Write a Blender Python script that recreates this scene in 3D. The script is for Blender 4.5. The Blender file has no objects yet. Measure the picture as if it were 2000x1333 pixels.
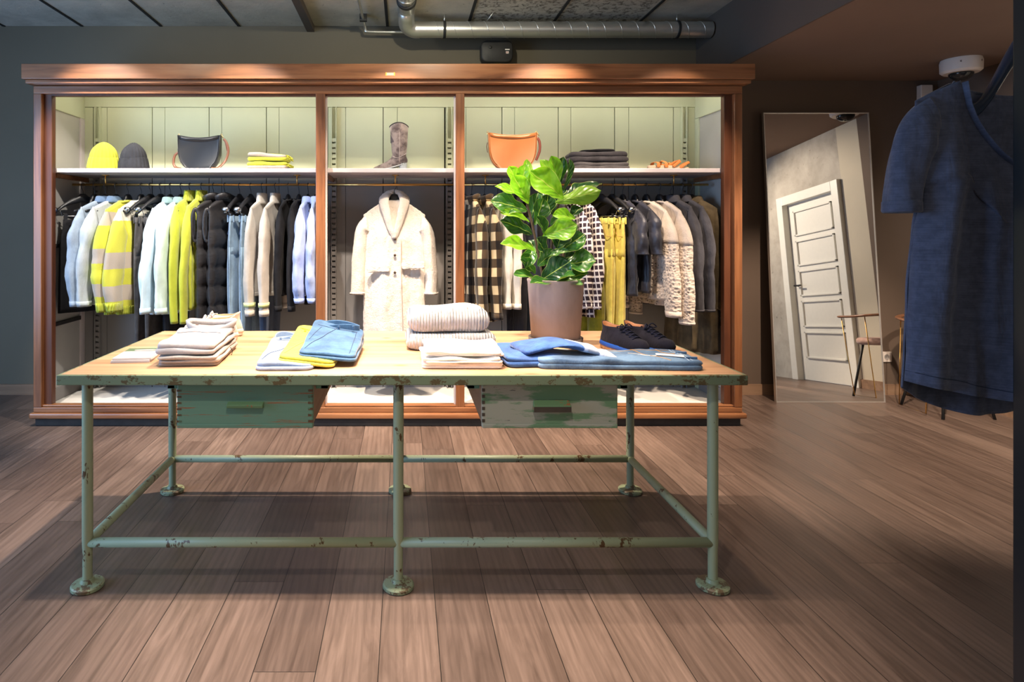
import bpy, math, random
from mathutils import Vector, Matrix, noise
from mathutils.bvhtree import BVHTree
PI = math.pi
S = bpy.context.scene
COL = S.collection
R = math.radians

# ------------------------------------------------------------------ camera, world, exposure
F, CX, CY, EYE = 1200.0, 790.0, 450.0, 1.35
cd = bpy.data.cameras.new('camera'); cam = bpy.data.objects.new('camera', cd); COL.objects.link(cam)
cam.location = (0, 0, EYE); cam.rotation_euler = (R(90), 0, 0)
cd.sensor_width = 36.0; cd.lens = 36.0 * F / 2000
cd.shift_x = (1000 - CX) / 2000; cd.shift_y = -(666.5 - CY) / 2000
cd.clip_start = 0.05; cd.clip_end = 60
S.camera = cam
S.view_settings.view_transform = 'Standard'; S.view_settings.look = 'None'
S.view_settings.gamma = 1; S.view_settings.use_curve_mapping = False
S.view_settings.exposure = 0.82
w = bpy.data.worlds.new('world'); S.world = w; w.use_nodes = True
w.node_tree.nodes['Background'].inputs[0].default_value = (0.25, 0.42, 0.75, 1)
w.node_tree.nodes['Background'].inputs[1].default_value = 0.6

def P(px, py, Y): return Vector(((px - CX) * Y / F, Y, EYE + (CY - py) * Y / F))
def XA(px, Y): return (px - CX) * Y / F
def ZA(py, Y): return EYE + (CY - py) * Y / F

# ------------------------------------------------------------------ shop lights none in view
def spot(name, loc, aim, power, size=60, blend=0.5, col=(1, .80, .60), rad=0.03):
    l = bpy.data.lights.new(name, 'SPOT'); l.energy = power; l.spot_size = R(size); l.spot_blend = blend
    l.color = col; l.shadow_soft_size = rad
    o = bpy.data.objects.new(name, l); COL.objects.link(o); o.location = loc
    o.rotation_euler = (Vector(aim) - Vector(loc)).to_track_quat('-Z', 'Y').to_euler()
    return o
def area(name, loc, aim, power, sx, sy, col):
    l = bpy.data.lights.new(name, 'AREA'); l.energy = power; l.shape = 'RECTANGLE'; l.size = sx; l.size_y = sy; l.color = col
    o = bpy.data.objects.new(name, l); COL.objects.link(o); o.location = loc
    o.rotation_euler = (Vector(aim) - Vector(loc)).to_track_quat('-Z', 'Y').to_euler()
    return o
WARM = (1, .80, .62); NEUT = (1, .93, .84); COOL = (.75, .88, 1.0)
# track spots onto the clothes in the cabinet
spot('track_spot', (-2.3, 3.35, 2.93), (-1.75, 4.55, 1.0), 135, 60, .5, NEUT)
spot('track_spot', (-1.0, 3.35, 2.93), (-1.15, 4.55, 1.0), 120, 60, .5, NEUT)
spot('track_spot', (0.0, 3.35, 2.93), (-0.1, 4.55, 1.15), 98, 50, .5, WARM)
spot('track_spot', (1.0, 3.35, 2.93), (0.95, 4.55, 1.0), 165, 60, .5, WARM)
spot('track_spot', (2.0, 3.35, 2.93), (1.6, 4.55, 0.9), 110, 55, .5, WARM)
spot('track_spot', (-0.7, 3.1, 2.93), (-2.5, 4.5, 1.0), 110, 46, .5, NEUT)  # extra spot, added to brighten the left side panels
# track spots over the table
spot('track_spot', (-0.95, 2.25, 2.93), (-.85, 2.7, .82), 118, 62, .5, NEUT)
spot('track_spot', (0.1, 2.25, 2.93), (.1, 2.6, .82), 150, 62, .5, WARM)
spot('track_spot', (0.95, 2.6, 2.93), (.75, 2.8, .82), 80, 62, .5, WARM)
spot('track_spot', (-0.3, 3.5, 2.93), (-.2, 3.3, .0), 340, 80, .5, WARM)
# table front and front floor
spot('track_spot', (-0.1, 0.6, 2.93), (0.0, 2.25, .62), 60, 62, .8, NEUT)  # weak frontal spot added to lift the table front
spot('track_spot', (-0.2, 2.15, 2.93), (0.0, 1.55, 0), 250, 64, .7, WARM)
# assumed spots for the mirror corner and door
spot('ceiling_spot', (2.75, 3.2, 2.5), (2.9, 4.1, 0), 190, 80, .5, WARM)
spot('ceiling_spot', (2.6, 2.3, 2.5), (4.3, 3.3, 1.2), 170, 80, .6, (1, .86, .7))
# assumed bluish daylight: area light added at an unseen window on the left
area('assumed_window_light', (-4.0, 1.6, 1.5), (0, 3.2, .9), 78, 2.4, 2.2, (.38, .62, 1))
# added fill behind the camera that lifts the dim walls and ceiling
area('fill_light', (0.3, -2.6, 1.9), (0.3, 3.0, 1.6), 18, 4.5, 1.8, (1, .92, .82))
# wall washers above the cabinet, added to lift the dark wall
spot('added_wall_washer', (-1.7, 3.2, 2.95), (-1.2, 5.05, 2.75), 15, 110, .9, (1, .93, .72))
spot('added_wall_washer', (0.2, 3.2, 2.95), (0.3, 5.05, 2.75), 32, 120, .9, (1, .93, .72))
spot('rim_spot', (2.3, 2.3, 2.5), (1.5, 1.4, 1.6), 25, 50, .5, WARM)  # added for a bright rim on the tee's hanger

# ------------------------------------------------------------------ node helpers
def nmat(name, rough=.6, spec=.5):
    m = bpy.data.materials.new(name); m.use_nodes = True
    nt = m.node_tree; b = nt.nodes['Principled BSDF']
    b.inputs['Roughness'].default_value = rough
    b.inputs['Specular IOR Level'].default_value = spec
    return m, nt, b
def nd(nt, t, **k):
    n = nt.nodes.new(t)
    for a, v in k.items():
        if a.startswith('i_'):
            key = a[2:].replace('_', ' ')
            key = int(key) if key.isdigit() else key
            n.inputs[key].default_value = v
        else: setattr(n, a, v)
    return n
def c4(c): return (c[0], c[1], c[2], 1) if len(c) == 3 else c
def srgb(r, g, b):
    f = lambda v: (v / 255 / 12.92) if v / 255 <= .04045 else ((v / 255 + .055) / 1.055) ** 2.4
    return (f(r), f(g), f(b), 1)
def L(nt, a, b): nt.links.new(a, b)
def coords(nt, scale=(1, 1, 1), world=False, rot=(0, 0, 0)):
    if world:
        g = nd(nt, 'ShaderNodeNewGeometry'); src = g.outputs['Position']
    else:
        g = nd(nt, 'ShaderNodeTexCoord'); src = g.outputs['Object']
    mp = nd(nt, 'ShaderNodeMapping'); mp.inputs['Scale'].default_value = scale; mp.inputs['Rotation'].default_value = rot
    L(nt, src, mp.inputs['Vector']); return mp.outputs['Vector']
def ramp(nt, fac, stops, interp='LINEAR'):
    r = nd(nt, 'ShaderNodeValToRGB'); r.color_ramp.interpolation = interp
    e = r.color_ramp.elements
    while len(e) < len(stops): e.new(0.5)
    for i, (p, c) in enumerate(stops): e[i].position = p; e[i].color = c4(c)
    L(nt, fac, r.inputs[0]); return r.outputs[0]
def mixc(nt, fac, a, b, mode='MIX'):
    m = nd(nt, 'ShaderNodeMix', data_type='RGBA', blend_type=mode)
    for s, v in ((0, fac), (6, a), (7, b)):
        if hasattr(v, 'links'): L(nt, v, m.inputs[s])
        elif s == 0: m.inputs[0].default_value = v
        else: m.inputs[s].default_value = c4(v)
    return m.outputs[2]
def math_(nt, op, a, b=None, c=None):
    m = nd(nt, 'ShaderNodeMath', operation=op)
    for i, v in enumerate((a, b, c)):
        if v is None: continue
        if hasattr(v, 'links'): L(nt, v, m.inputs[i])
        else: m.inputs[i].default_value = v
    return m.outputs[0]
def noi(nt, vec, scale, detail=4, rough=.55, dist=0):
    n = nd(nt, 'ShaderNodeTexNoise'); n.inputs['Scale'].default_value = scale; n.inputs['Detail'].default_value = detail
    n.inputs['Roughness'].default_value = rough; n.inputs['Distortion'].default_value = dist
    L(nt, vec, n.inputs['Vector']); return n.outputs['Fac']
def bump(nt, b, h, strength=.3, dist=.01):
    n = nd(nt, 'ShaderNodeBump'); n.inputs['Strength'].default_value = strength; n.inputs['Distance'].default_value = dist
    L(nt, h, n.inputs['Height'])
    prev = b.inputs['Normal']
    if prev.links: L(nt, prev.links[0].from_socket, n.inputs['Normal'])
    L(nt, n.outputs[0], b.inputs['Normal'])
def xyz(nt, vec):
    s = nd(nt, 'ShaderNodeSeparateXYZ'); L(nt, vec, s.inputs[0]); return s.outputs

def plain(name, col, rough=.5, metal=0, spec=.5, var=0.0, bmp=0.0, scale=30):
    m, nt, b = nmat(name, rough, spec); b.inputs['Metallic'].default_value = metal
    v = coords(nt); n = noi(nt, v, scale)
    dark = tuple(x * (1 - var) for x in col[:3])
    L(nt, ramp(nt, n, [(.3, dark), (.7, col)]), b.inputs['Base Color'])
    if bmp: bump(nt, b, n, bmp, .004)
    return m

def fabric(name, col, var=.15, kind='weave', freq=160, bmp=.25, rough=.9, sheen=.25, col2=None, dist=.002, spec=.15, scale=14):
    """cloth: mottled colour, fold noise, and a weave / rib / knit / fur relief"""
    m, nt, b = nmat(name, rough, spec)
    b.inputs['Sheen Weight'].default_value = sheen * (.15 if max(col[:3]) < .13 else .8)
    v = coords(nt); s = xyz(nt, v)
    n1 = noi(nt, v, scale, 5, .6)
    lo = col2 if col2 else tuple(x * (1 - var) for x in col[:3])
    base = ramp(nt, n1, [(.40, lo), (.60, col)])
    if kind == 'denim':
        n2 = noi(nt, coords(nt, (1, 1, .12)), 420, 2)
        base = mixc(nt, math_(nt, 'MULTIPLY', n2, .45), base, tuple(min(1, x * 1.5 + .03) for x in col[:3]))
    L(nt, base, b.inputs['Base Color'])
    if kind == 'rib':
        w_ = math_(nt, 'SINE', math_(nt, 'MULTIPLY', s[0], freq)); bump(nt, b, w_, bmp, dist)
    elif kind == 'knit':
        a = math_(nt, 'SINE', math_(nt, 'MULTIPLY', s[0], freq)); c = math_(nt, 'SINE', math_(nt, 'MULTIPLY', s[2], freq * .8))
        bump(nt, b, math_(nt, 'MULTIPLY', a, c), bmp, dist)
    elif kind == 'lace':
        vo = nd(nt, 'ShaderNodeTexVoronoi', feature='F1'); vo.inputs['Scale'].default_value = freq
        L(nt, coords(nt, (1, .35, .8)), vo.inputs['Vector'])
        hole = ramp(nt, vo.outputs['Distance'], [(.12, (.25, .2, .16)), (.3, (1, 1, 1))])
        L(nt, mixc(nt, 1.0, base, hole, 'MULTIPLY'), b.inputs['Base Color'])
        bump(nt, b, vo.outputs['Distance'], bmp, dist)
    elif kind == 'fur':
        n3 = noi(nt, v, freq, 6, .7, .6); bump(nt, b, n3, bmp, dist)
    else:
        bump(nt, b, noi(nt, v, freq * 3, 2), bmp, dist)
    bump(nt, b, noi(nt, coords(nt, (1, 1, .35)), 11, 4, .6, .5), .45, .022)
    return m

def stripes(name, bands, mohair=True):
    """bands: list of (z, colour) in object metres, top to bottom"""
    m, nt, b = nmat(name, .95, .1); b.inputs['Sheen Weight'].default_value = .3
    v = coords(nt); s = xyz(nt, v)
    wob = math_(nt, 'ADD', s[2], math_(nt, 'MULTIPLY', noi(nt, v, 60), .012))
    f = math_(nt, 'ADD', wob, 1.0)
    L(nt, ramp(nt, f, [(min(.999, max(0, z + 1)), c) for z, c in sorted(bands)], 'CONSTANT'), b.inputs['Base Color'])
    bump(nt, b, noi(nt, v, 150, 5, .7), .5, .004)
    return m

def plaid(name, ca, cb, cc, p=.09, fine=False):
    m, nt, b = nmat(name, .95, .1); b.inputs['Sheen Weight'].default_value = .2
    v = coords(nt, rot=(0, R(4), 0)); s = xyz(nt, v)
    gx = math_(nt, 'PINGPONG', math_(nt, 'ADD', math_(nt, 'ADD', s[0], s[1]), 3.0), p)
    gz = math_(nt, 'PINGPONG', math_(nt, 'ADD', s[2], 3.0), p)
    t = .62 if fine else .5
    fx = math_(nt, 'GREATER_THAN', gx, p * t); fz = math_(nt, 'GREATER_THAN', gz, p * t)
    one = mixc(nt, fx, ca, cb); two = mixc(nt, fx, cb, cc)
    L(nt, mixc(nt, fz, one, two), b.inputs['Base Color'])
    bump(nt, b, noi(nt, coords(nt), 220, 3), .4, .003)
    return m

def woodm(name, axis, c1, c2, c3, rough=.35, sc=1.0, knots=False, coat=0, bm=.15):
    m, nt, b = nmat(name, rough, .4)
    st = [22 * sc] * 3; st[axis] = 1.3 * sc
    v = coords(nt, tuple(st), world=True)
    n1 = noi(nt, v, 1.0, 6, .6, .4); n2 = noi(nt, coords(nt, tuple(x * 4 for x in st), world=True), 1.0, 3)
    base = ramp(nt, n1, [(.3, c1), (.5, c2), (.72, c3)])
    base = mixc(nt, math_(nt, 'MULTIPLY', n2, .25), base, c1)
    big = noi(nt, coords(nt, (1, 1, 1), world=True), 2.3, 2)
    base = mixc(nt, ramp(nt, big, [(.35, (0, 0, 0)), (.65, (.35, .35, .35))]), base, c3)
    if knots:
        kv = nd(nt, 'ShaderNodeTexVoronoi', voronoi_dimensions='2D'); kv.inputs['Scale'].default_value = 4.2
        kk = [1.0] * 3; kk[axis] = .55
        L(nt, coords(nt, tuple(kk), world=True), kv.inputs['Vector'])
        base = mixc(nt, ramp(nt, kv.outputs['Distance'], [(.025, (1, 1, 1)), (.085, (0, 0, 0))]), base, c1)
        sp_ = noi(nt, coords(nt, (3, 14, 1), world=True), 6, 5, .7); base = mixc(nt, ramp(nt, sp_, [(.27, (.8, .8, .8)), (.32, (0, 0, 0))]), base, tuple(x * .5 for x in c1))
    L(nt, base, b.inputs['Base Color']); b.inputs['Coat Weight'].default_value = coat; b.inputs['Coat Roughness'].default_value = .25
    bump(nt, b, n1, bm, .003)
    return m

def chipped(name, paint, under, amount=.42, scale=9, rough=.45, stretch=(1, 1, 1), third=None, metal=0):
    """old paint with chips of what lies below"""
    m, nt, b = nmat(name, rough, .4)
    v = coords(nt, stretch, world=True)
    n = noi(nt, v, scale, 8, .68, .2); n2 = noi(nt, v, scale * 6, 4, .6)
    mask = math_(nt, 'ADD', n, math_(nt, 'MULTIPLY', math_(nt, 'SUBTRACT', n2, .5), .35))
    k = ramp(nt, mask, [(amount - .012, (1, 1, 1)), (amount + .012, (0, 0, 0))])
    p2 = tuple(x * .8 for x in paint[:3])
    pc = mixc(nt, noi(nt, v, 3.0), paint, p2)
    if third:
        n3 = noi(nt, v, scale * .45, 6, .65)
        pc = mixc(nt, ramp(nt, n3, [(.47, (0, 0, 0)), (.53, (1, 1, 1))]), pc, third)
    L(nt, mixc(nt, k, pc, under), b.inputs['Base Color'])
    bump(nt, b, k, -.25, .002)
    return m

# ------------------------------------------------------------------ mesh helpers
class MB:
    def __init__(s): s.v = []; s.f = []; s.uv = None
    def add(s, vs, fs):
        o = len(s.v); s.v += [tuple(p) for p in vs]; s.f += [tuple(i + o for i in f) for f in fs]; return s
    def box(s, x0, x1, y0, y1, z0, z1, M=None):
        vs = [Vector(p) for p in ((x0,y0,z0),(x1,y0,z0),(x1,y1,z0),(x0,y1,z0),(x0,y0,z1),(x1,y0,z1),(x1,y1,z1),(x0,y1,z1))]
        if M: vs = [M @ p for p in vs]
        return s.add(vs, [(0,3,2,1),(4,5,6,7),(0,1,5,4),(1,2,6,5),(2,3,7,6),(3,0,4,7)])
    def loft(s, rings, cap0=True, cap1=True, closed=False):
        n = len(rings[0]); vs = [p for r in rings for p in r]; fs = []
        m = len(rings)
        for i in range(m if closed else m - 1):
            a, b = i * n, ((i + 1) % m) * n
            for j in range(n): fs.append((a + j, a + (j + 1) % n, b + (j + 1) % n, b + j))
        if not closed:
            if cap0: fs.append(tuple(range(n - 1, -1, -1)))
            if cap1: fs.append(tuple((m - 1) * n + j for j in range(n)))
        return s.add(vs, fs)
    def tube(s, pts, r, n=10, caps=True, closed=False, flat=None):
        pts = [Vector(p) for p in pts]; m = len(pts); rings = []; up = None
        for i, p in enumerate(pts):
            if closed: t = pts[(i + 1) % m] - pts[i - 1]
            else: t = pts[min(i + 1, m - 1)] - pts[max(i - 1, 0)]
            t.normalize()
            if up is None:
                up = Vector((0, 0, 1)) if abs(t.z) < .9 else Vector((0, 1, 0))
            a = t.cross(up)
            if a.length < 1e-4: a = t.cross(Vector((1, 0, 0)))
            a.normalize(); b2 = a.cross(t).normalized(); up = b2
            rr = r[i] if isinstance(r, (list, tuple)) else r
            ra, rb = (rr * flat[0], rr * flat[1]) if flat else (rr, rr)
            rings.append([p + a * (ra * math.cos(2*PI*j/n)) + b2 * (rb * math.sin(2*PI*j/n)) for j in range(n)])
        return s.loft(rings, caps, caps, closed)
    def lathe(s, prof, c=(0, 0, 0), n=32, axis='z'):
        rings = []
        for r, z in prof:
            ring = []
            for j in range(n):
                a = 2 * PI * j / n; x, y = r * math.cos(a), r * math.sin(a)
                q = (x, y, z) if axis == 'z' else ((x, z, y) if axis == 'y' else (z, x, y))
                ring.append(Vector(q) + Vector(c))
            rings.append(ring)
        return s.loft(rings)
    def pad(s, outline, z0, h, r=None, amp=0, ns=8, seed=0, zf=None, K=4, T=7, thickf=None):
        """soft slab: outline [(x,y)], rounded edge, gently lumpy top; star-shaped outlines"""
        r = h / 2 if r is None else min(r, h / 2)
        n = len(outline); cx = sum(p[0] for p in outline) / n; cy = sum(p[1] for p in outline) / n
        def inset(d):
            out = []
            for x, y in outline:
                L_ = math.hypot(x - cx, y - cy) or 1
                k = max(0, (L_ - d) / L_); out.append((cx + (x - cx) * k, cy + (y - cy) * k))
            return out
        prof = []
        for k in range(K + 1):
            a = -PI/2 + PI/2 * k / K; prof.append((r * (1 - math.cos(a)), r * (1 + math.sin(a))))
        if h > 2 * r: prof.append((0, h - r))
        for k in range(1, K + 1):
            a = PI/2 * k / K; prof.append((r * (1 - math.cos(a)), h - r + r * math.sin(a)))
        rings = []
        def zz(x, y, z):
            t = z / h if h else 0
            hh = thickf(x, y) if thickf else 1
            q = z0 + z * hh + (zf(x, y) if zf else 0)
            q += amp * t * noise.noise(Vector((x * ns, y * ns, seed * 7.3)))
            return q
        for ins, z in prof: rings.append([(x, y, zz(x, y, z)) for x, y in inset(ins)])
        last = inset(prof[-1][0])
        for k in range(1, T):
            q = 1 - k / T
            rings.append([(cx + (x - cx) * q, cy + (y - cy) * q, zz(cx + (x - cx) * q, cy + (y - cy) * q, h)) for x, y in last])
        wob = amp * .6
        if wob:
            rr = []
            for ring in rings:
                rr.append([(x + wob * noise.noise(Vector((x*ns, y*ns, z*ns*3 + seed))), y + wob * noise.noise(Vector((x*ns + 9, y*ns, z*ns*3 + seed))), z) for x, y, z in ring])
            rings = rr
        return s.loft(rings)
    def build(s, name, mat, parent=None, smooth=True, bevel=0, sub=0, solid=0, auto=None):
        me = bpy.data.meshes.new(name); me.from_pydata(s.v, [], s.f); me.validate(); me.update()
        if mat: me.materials.append(mat)
        if smooth:
            me.shade_smooth()
            if auto: me.set_sharp_from_angle(angle=R(auto))
        else: me.shade_flat()
        if s.uv:
            ul = me.uv_layers.new(name='UVMap')
            for lp in me.loops: ul.data[lp.index].uv = s.uv[lp.vertex_index]
        o = bpy.data.objects.new(name, me); COL.objects.link(o)
        if parent: o.parent = parent
        if bevel:
            b = o.modifiers.new('bevel', 'BEVEL'); b.width = bevel; b.segments = 2; b.limit_method = 'ANGLE'; b.angle_limit = R(40)
        if solid:
            q = o.modifiers.new('solid', 'SOLIDIFY'); q.thickness = solid; q.offset = 0
        if sub:
            q = o.modifiers.new('sub', 'SUBSURF'); q.levels = sub; q.render_levels = sub
        return o

def drape(mb, cloth, pts, r=.0016, off=.0004):
    """a stitched line that follows the top of a cloth mesh"""
    bv = BVHTree.FromPolygons([v.co for v in cloth.data.vertices], [p.vertices for p in cloth.data.polygons])
    out = []
    for p in smooth_path([(a[0], a[1], 0) for a in pts], 8):
        h = bv.ray_cast(Vector((p.x, p.y, 1)), Vector((0, 0, -1)))[0]
        if h: out.append((p.x, p.y, h.z + off))
    if len(out) > 2: mb.tube(out, r, 5)
def bx(x0, x1, y0, y1, z0, z1): return MB().box(x0, x1, y0, y1, z0, z1)
def tag(o, label=None, cat=None, group=None, kind=None):
    if label: o['label'] = label
    if cat: o['category'] = cat
    if group: o['group'] = group
    if kind: o['kind'] = kind
    return o
def thing(name, label, cat, loc=(0, 0, 0), rz=0, group=None):
    o = bpy.data.objects.new(name, None); COL.objects.link(o); o.empty_display_size = .05
    o.location = loc; o.rotation_euler = (0, 0, rz)
    return tag(o, label, cat, group)
def struct(o): return tag(o, kind='structure')
def copy_thing(root, loc=None, rz=None, label=None, group=None):
    r = root.copy(); COL.objects.link(r)
    if loc is not None: r.location = loc
    if rz is not None: r.rotation_euler = (0, 0, rz)
    if label: r['label'] = label
    if group: r['group'] = group
    for ch in list(root.children):
        c = ch.copy(); COL.objects.link(c); c.parent = r
        for g in list(ch.children):
            d = g.copy(); COL.objects.link(d); d.parent = c
    return r
def rrect(w, d, c, n=5, cx=0, cy=0, rot=0, sub=6):
    """rounded rectangle outline"""
    pts = []
    for (sx, sy, a0) in ((1, -1, -90), (1, 1, 0), (-1, 1, 90), (-1, -1, 180)):
        for k in range(n + 1):
            a = R(a0 + 90 * k / n); pts.append((sx * (w/2 - c) + c * math.cos(a), sy * (d/2 - c) + c * math.sin(a)))
    out = []
    for i, p in enumerate(pts):
        q = pts[(i + 1) % len(pts)]; L_ = math.hypot(q[0]-p[0], q[1]-p[1]); m = max(1, int(L_ / (max(w, d) / 14)))
        for k in range(m): out.append((p[0] + (q[0]-p[0]) * k / m, p[1] + (q[1]-p[1]) * k / m))
    ca, sa = math.cos(rot), math.sin(rot)
    return [(cx + x*ca - y*sa, cy + x*sa + y*ca) for x, y in out]
def polyround(pts, per=8, k=.18):
    """outline through corner points with rounded corners, resampled"""
    m = len(pts); out = []
    for i in range(m):
        p0, p1, p2 = Vector(pts[i-1]), Vector(pts[i]), Vector(pts[(i+1) % m])
        a = p1.lerp(p0, k); b = p1.lerp(p2, k)
        for t in (0, .25, .5, .75, 1):
            out.append((a * (1-t)**2 + p1 * (2*t*(1-t)) + b * t*t))
        c = p2.lerp(p1, k)
        for j in range(1, per): out.append(b.lerp(c, j / per))
    return [(p.x, p.y) for p in out]
def smooth_path(pts, n=8):
    pts = [Vector(p) for p in pts]; out = []
    for i in range(len(pts) - 1):
        p0 = pts[max(i-1, 0)]; p1 = pts[i]; p2 = pts[i+1]; p3 = pts[min(i+2, len(pts)-1)]
        for k in range(n):
            t = k / n
            out.append(.5 * ((2*p1) + (-p0+p2)*t + (2*p0-5*p1+4*p2-p3)*t*t + (-p0+3*p1-3*p2+p3)*t**3))
    out.append(pts[-1]); return out
# ================================================================== the room
CEIL, SOFF, SOX = 3.03, 2.58, 2.408
WX0, WX1, WY0, WY1 = -4.2, 4.38, -3.0, 5.05

def floor_mat():
    m, nt, b = nmat('oak_floor', .38, .45)
    v = coords(nt, world=True); s = xyz(nt, v)
    PW, PL = .191, 2.1
    row = math_(nt, 'FLOOR', math_(nt, 'DIVIDE', math_(nt, 'ADD', s[0], .08 + PW * 40), PW))
    wn = nd(nt, 'ShaderNodeTexWhiteNoise', noise_dimensions='1D'); L(nt, row, wn.inputs['W'])
    yy = math_(nt, 'ADD', math_(nt, 'DIVIDE', s[1], PL), math_(nt, 'ADD', math_(nt, 'MULTIPLY', wn.outputs['Value'], 1.0), 20))
    seg = math_(nt, 'FLOOR', yy)
    cmb = nd(nt, 'ShaderNodeCombineXYZ'); L(nt, row, cmb.inputs[0]); L(nt, seg, cmb.inputs[1])
    w2 = nd(nt, 'ShaderNodeTexWhiteNoise', noise_dimensions='2D'); L(nt, cmb.outputs[0], w2.inputs['Vector'])
    tone = w2.outputs['Value']
    # grain, offset for each plank
    off = nd(nt, 'ShaderNodeCombineXYZ'); L(nt, math_(nt, 'MULTIPLY', tone, 37), off.inputs[0]); L(nt, math_(nt, 'MULTIPLY', tone, 91), off.inputs[1])
    va = nd(nt, 'ShaderNodeVectorMath', operation='ADD'); L(nt, v, va.inputs[0]); L(nt, off.outputs[0], va.inputs[1])
    mp = nd(nt, 'ShaderNodeMapping'); mp.inputs['Scale'].default_value = (9, .9, 1); L(nt, va.outputs[0], mp.inputs['Vector'])
    g1 = noi(nt, mp.outputs[0], 2.2, 8, .62, 1.2)
    mp2 = nd(nt, 'ShaderNodeMapping'); mp2.inputs['Scale'].default_value = (120, 5, 1); L(nt, va.outputs[0], mp2.inputs['Vector'])
    g2 = noi(nt, mp2.outputs[0], 1, 3, .6)
    wv = nd(nt, 'ShaderNodeTexWave', wave_type='RINGS', rings_direction='SPHERICAL'); wv.inputs['Scale'].default_value = 2.4; wv.inputs['Distortion'].default_value = 5; wv.inputs['Detail'].default_value = 3
    mp3 = nd(nt, 'ShaderNodeMapping'); mp3.inputs['Scale'].default_value = (5, .5, 1); L(nt, va.outputs[0], mp3.inputs['Vector']); L(nt, mp3.outputs[0], wv.inputs['Vector'])
    base = ramp(nt, tone, [(0, (.108, .074, .060)), (.5, (.138, .095, .077)), (1, (.172, .121, .098))])
    gr = ramp(nt, g1, [(.3, (.62, .60, .58)), (.7, (1.2, 1.18, 1.16))])
    base = mixc(nt, 1, base, gr, 'MULTIPLY')
    base = mixc(nt, .5, base, ramp(nt, g2, [(.35, (.85, .84, .83)), (.65, (1.06, 1.06, 1.06))]), 'MULTIPLY')
    base = mixc(nt, .35, base, ramp(nt, wv.outputs['Fac'], [(.1, (.7, .68, .66)), (.5, (1.1, 1.1, 1.1))]), 'MULTIPLY')
    # a few knots
    kv = nd(nt, 'ShaderNodeTexVoronoi'); kv.inputs['Scale'].default_value = 1.5
    mp4 = nd(nt, 'ShaderNodeMapping'); mp4.inputs['Scale'].default_value = (1, .6, 0); L(nt, va.outputs[0], mp4.inputs['Vector']); L(nt, mp4.outputs[0], kv.inputs['Vector'])
    base = mixc(nt, ramp(nt, kv.outputs['Distance'], [(.012, (.8, .8, .8)), (.04, (0, 0, 0))]), base, (.02, .012, .008))
    fx = math_(nt, 'PINGPONG', math_(nt, 'ADD', s[0], .08 + PW * 40), PW / 2)
    fx = math_(nt, 'ABSOLUTE', math_(nt, 'SUBTRACT', math_(nt, 'FRACT', math_(nt, 'DIVIDE', math_(nt, 'ADD', s[0], .08 + PW * 40), PW)), .5))
    gx = math_(nt, 'GREATER_THAN', fx, .5 - .0014 / PW)
    fy = math_(nt, 'ABSOLUTE', math_(nt, 'SUBTRACT', math_(nt, 'FRACT', yy), .5))
    gy = math_(nt, 'GREATER_THAN', fy, .5 - .001 / PL)
    gap = math_(nt, 'MAXIMUM', gx, gy)
    L(nt, mixc(nt, gap, base, (.012, .008, .006)), b.inputs['Base Color'])
    L(nt, ramp(nt, g1, [(.3, (.34, .34, .34)), (.7, (.48, .48, .48))]), b.inputs['Roughness'])
    bump(nt, b, g2, .08, .001); bump(nt, b, gap, -.5, .002)
    return m
def paint(name, col, bmp=.08):
    m, nt, b = nmat(name, .8, .25); v = coords(nt, world=True)
    n = noi(nt, v, 1.4, 4); L(nt, ramp(nt, n, [(.3, tuple(x * .9 for x in col)), (.7, col)]), b.inputs['Base Color'])
    bump(nt, b, noi(nt, v, 160, 2), bmp, .002); return m
def concrete(name, c1, c2, rough_zone=True):
    m, nt, b = nmat(name, .9, .2); v = coords(nt, world=True)
    n = noi(nt, v, 3.0, 8, .65, .3); n2 = noi(nt, v, 22, 6, .7)
    base = ramp(nt, n, [(.3, c1), (.7, c2)])
    base = mixc(nt, ramp(nt, n2, [(.28, (1, 1, 1)), (.36, (0, 0, 0))]), base, tuple(x * .35 for x in c1))
    if rough_zone:   # a stretch of crumbled plaster
        s = xyz(nt, v)
        z = math_(nt, 'MULTIPLY', math_(nt, 'GREATER_THAN', s[0], .53), math_(nt, 'LESS_THAN', s[0], 1.86))
        pit = ramp(nt, noi(nt, v, 24, 8, .75, .5), [(.42, (.75, .75, .75)), (.5, (0, 0, 0))])
        base = mixc(nt, math_(nt, 'MULTIPLY', z, pit), base, (.05, .03, .02))
    L(nt, base, b.inputs['Base Color']); bump(nt, b, n2, .4, .006); return m
M_floor = floor_mat()
M_wall = paint('taupe_wall_paint', (.150, .130, .096))
M_wallr = paint('brown_wall_paint', (.125, .088, .066))
M_soff = paint('brown_ceiling_paint', (.22, .15, .115))
M_beam = paint('dark_beam_paint', (.105, .085, .072))
M_conc = concrete('ceiling_concrete', (.40, .37, .32), (.62, .58, .50))
M_wconc = concrete('wall_concrete', (.30, .27, .23), (.50, .46, .40), False)
M_plaster = paint('cream_plaster', (.52, .46, .36))
M_base = woodm('baseboard_wood', 0, (.16, .09, .055), (.25, .15, .09), (.32, .20, .13), .5)
M_gap = plain('shadow_gap_dark', (.02, .018, .016), .9)

struct(bx(WX0 - .1, WX1 + .1, WY0, WY1 + .1, -.1, 0).build('floor', M_floor, smooth=False))
struct(bx(WX0 - .1, SOX, WY1, WY1 + .12, 0, CEIL).build('wall_back', M_wall, smooth=False))
struct(bx(SOX, WX1 + .1, WY1, WY1 + .12, 0, CEIL).build('wall_back_right', M_wallr, smooth=False))
struct(bx(WX0 - .1, WX1 + .1, WY0 - .12, WY0, 0, CEIL).build('wall_front', M_wall, smooth=False))
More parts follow.
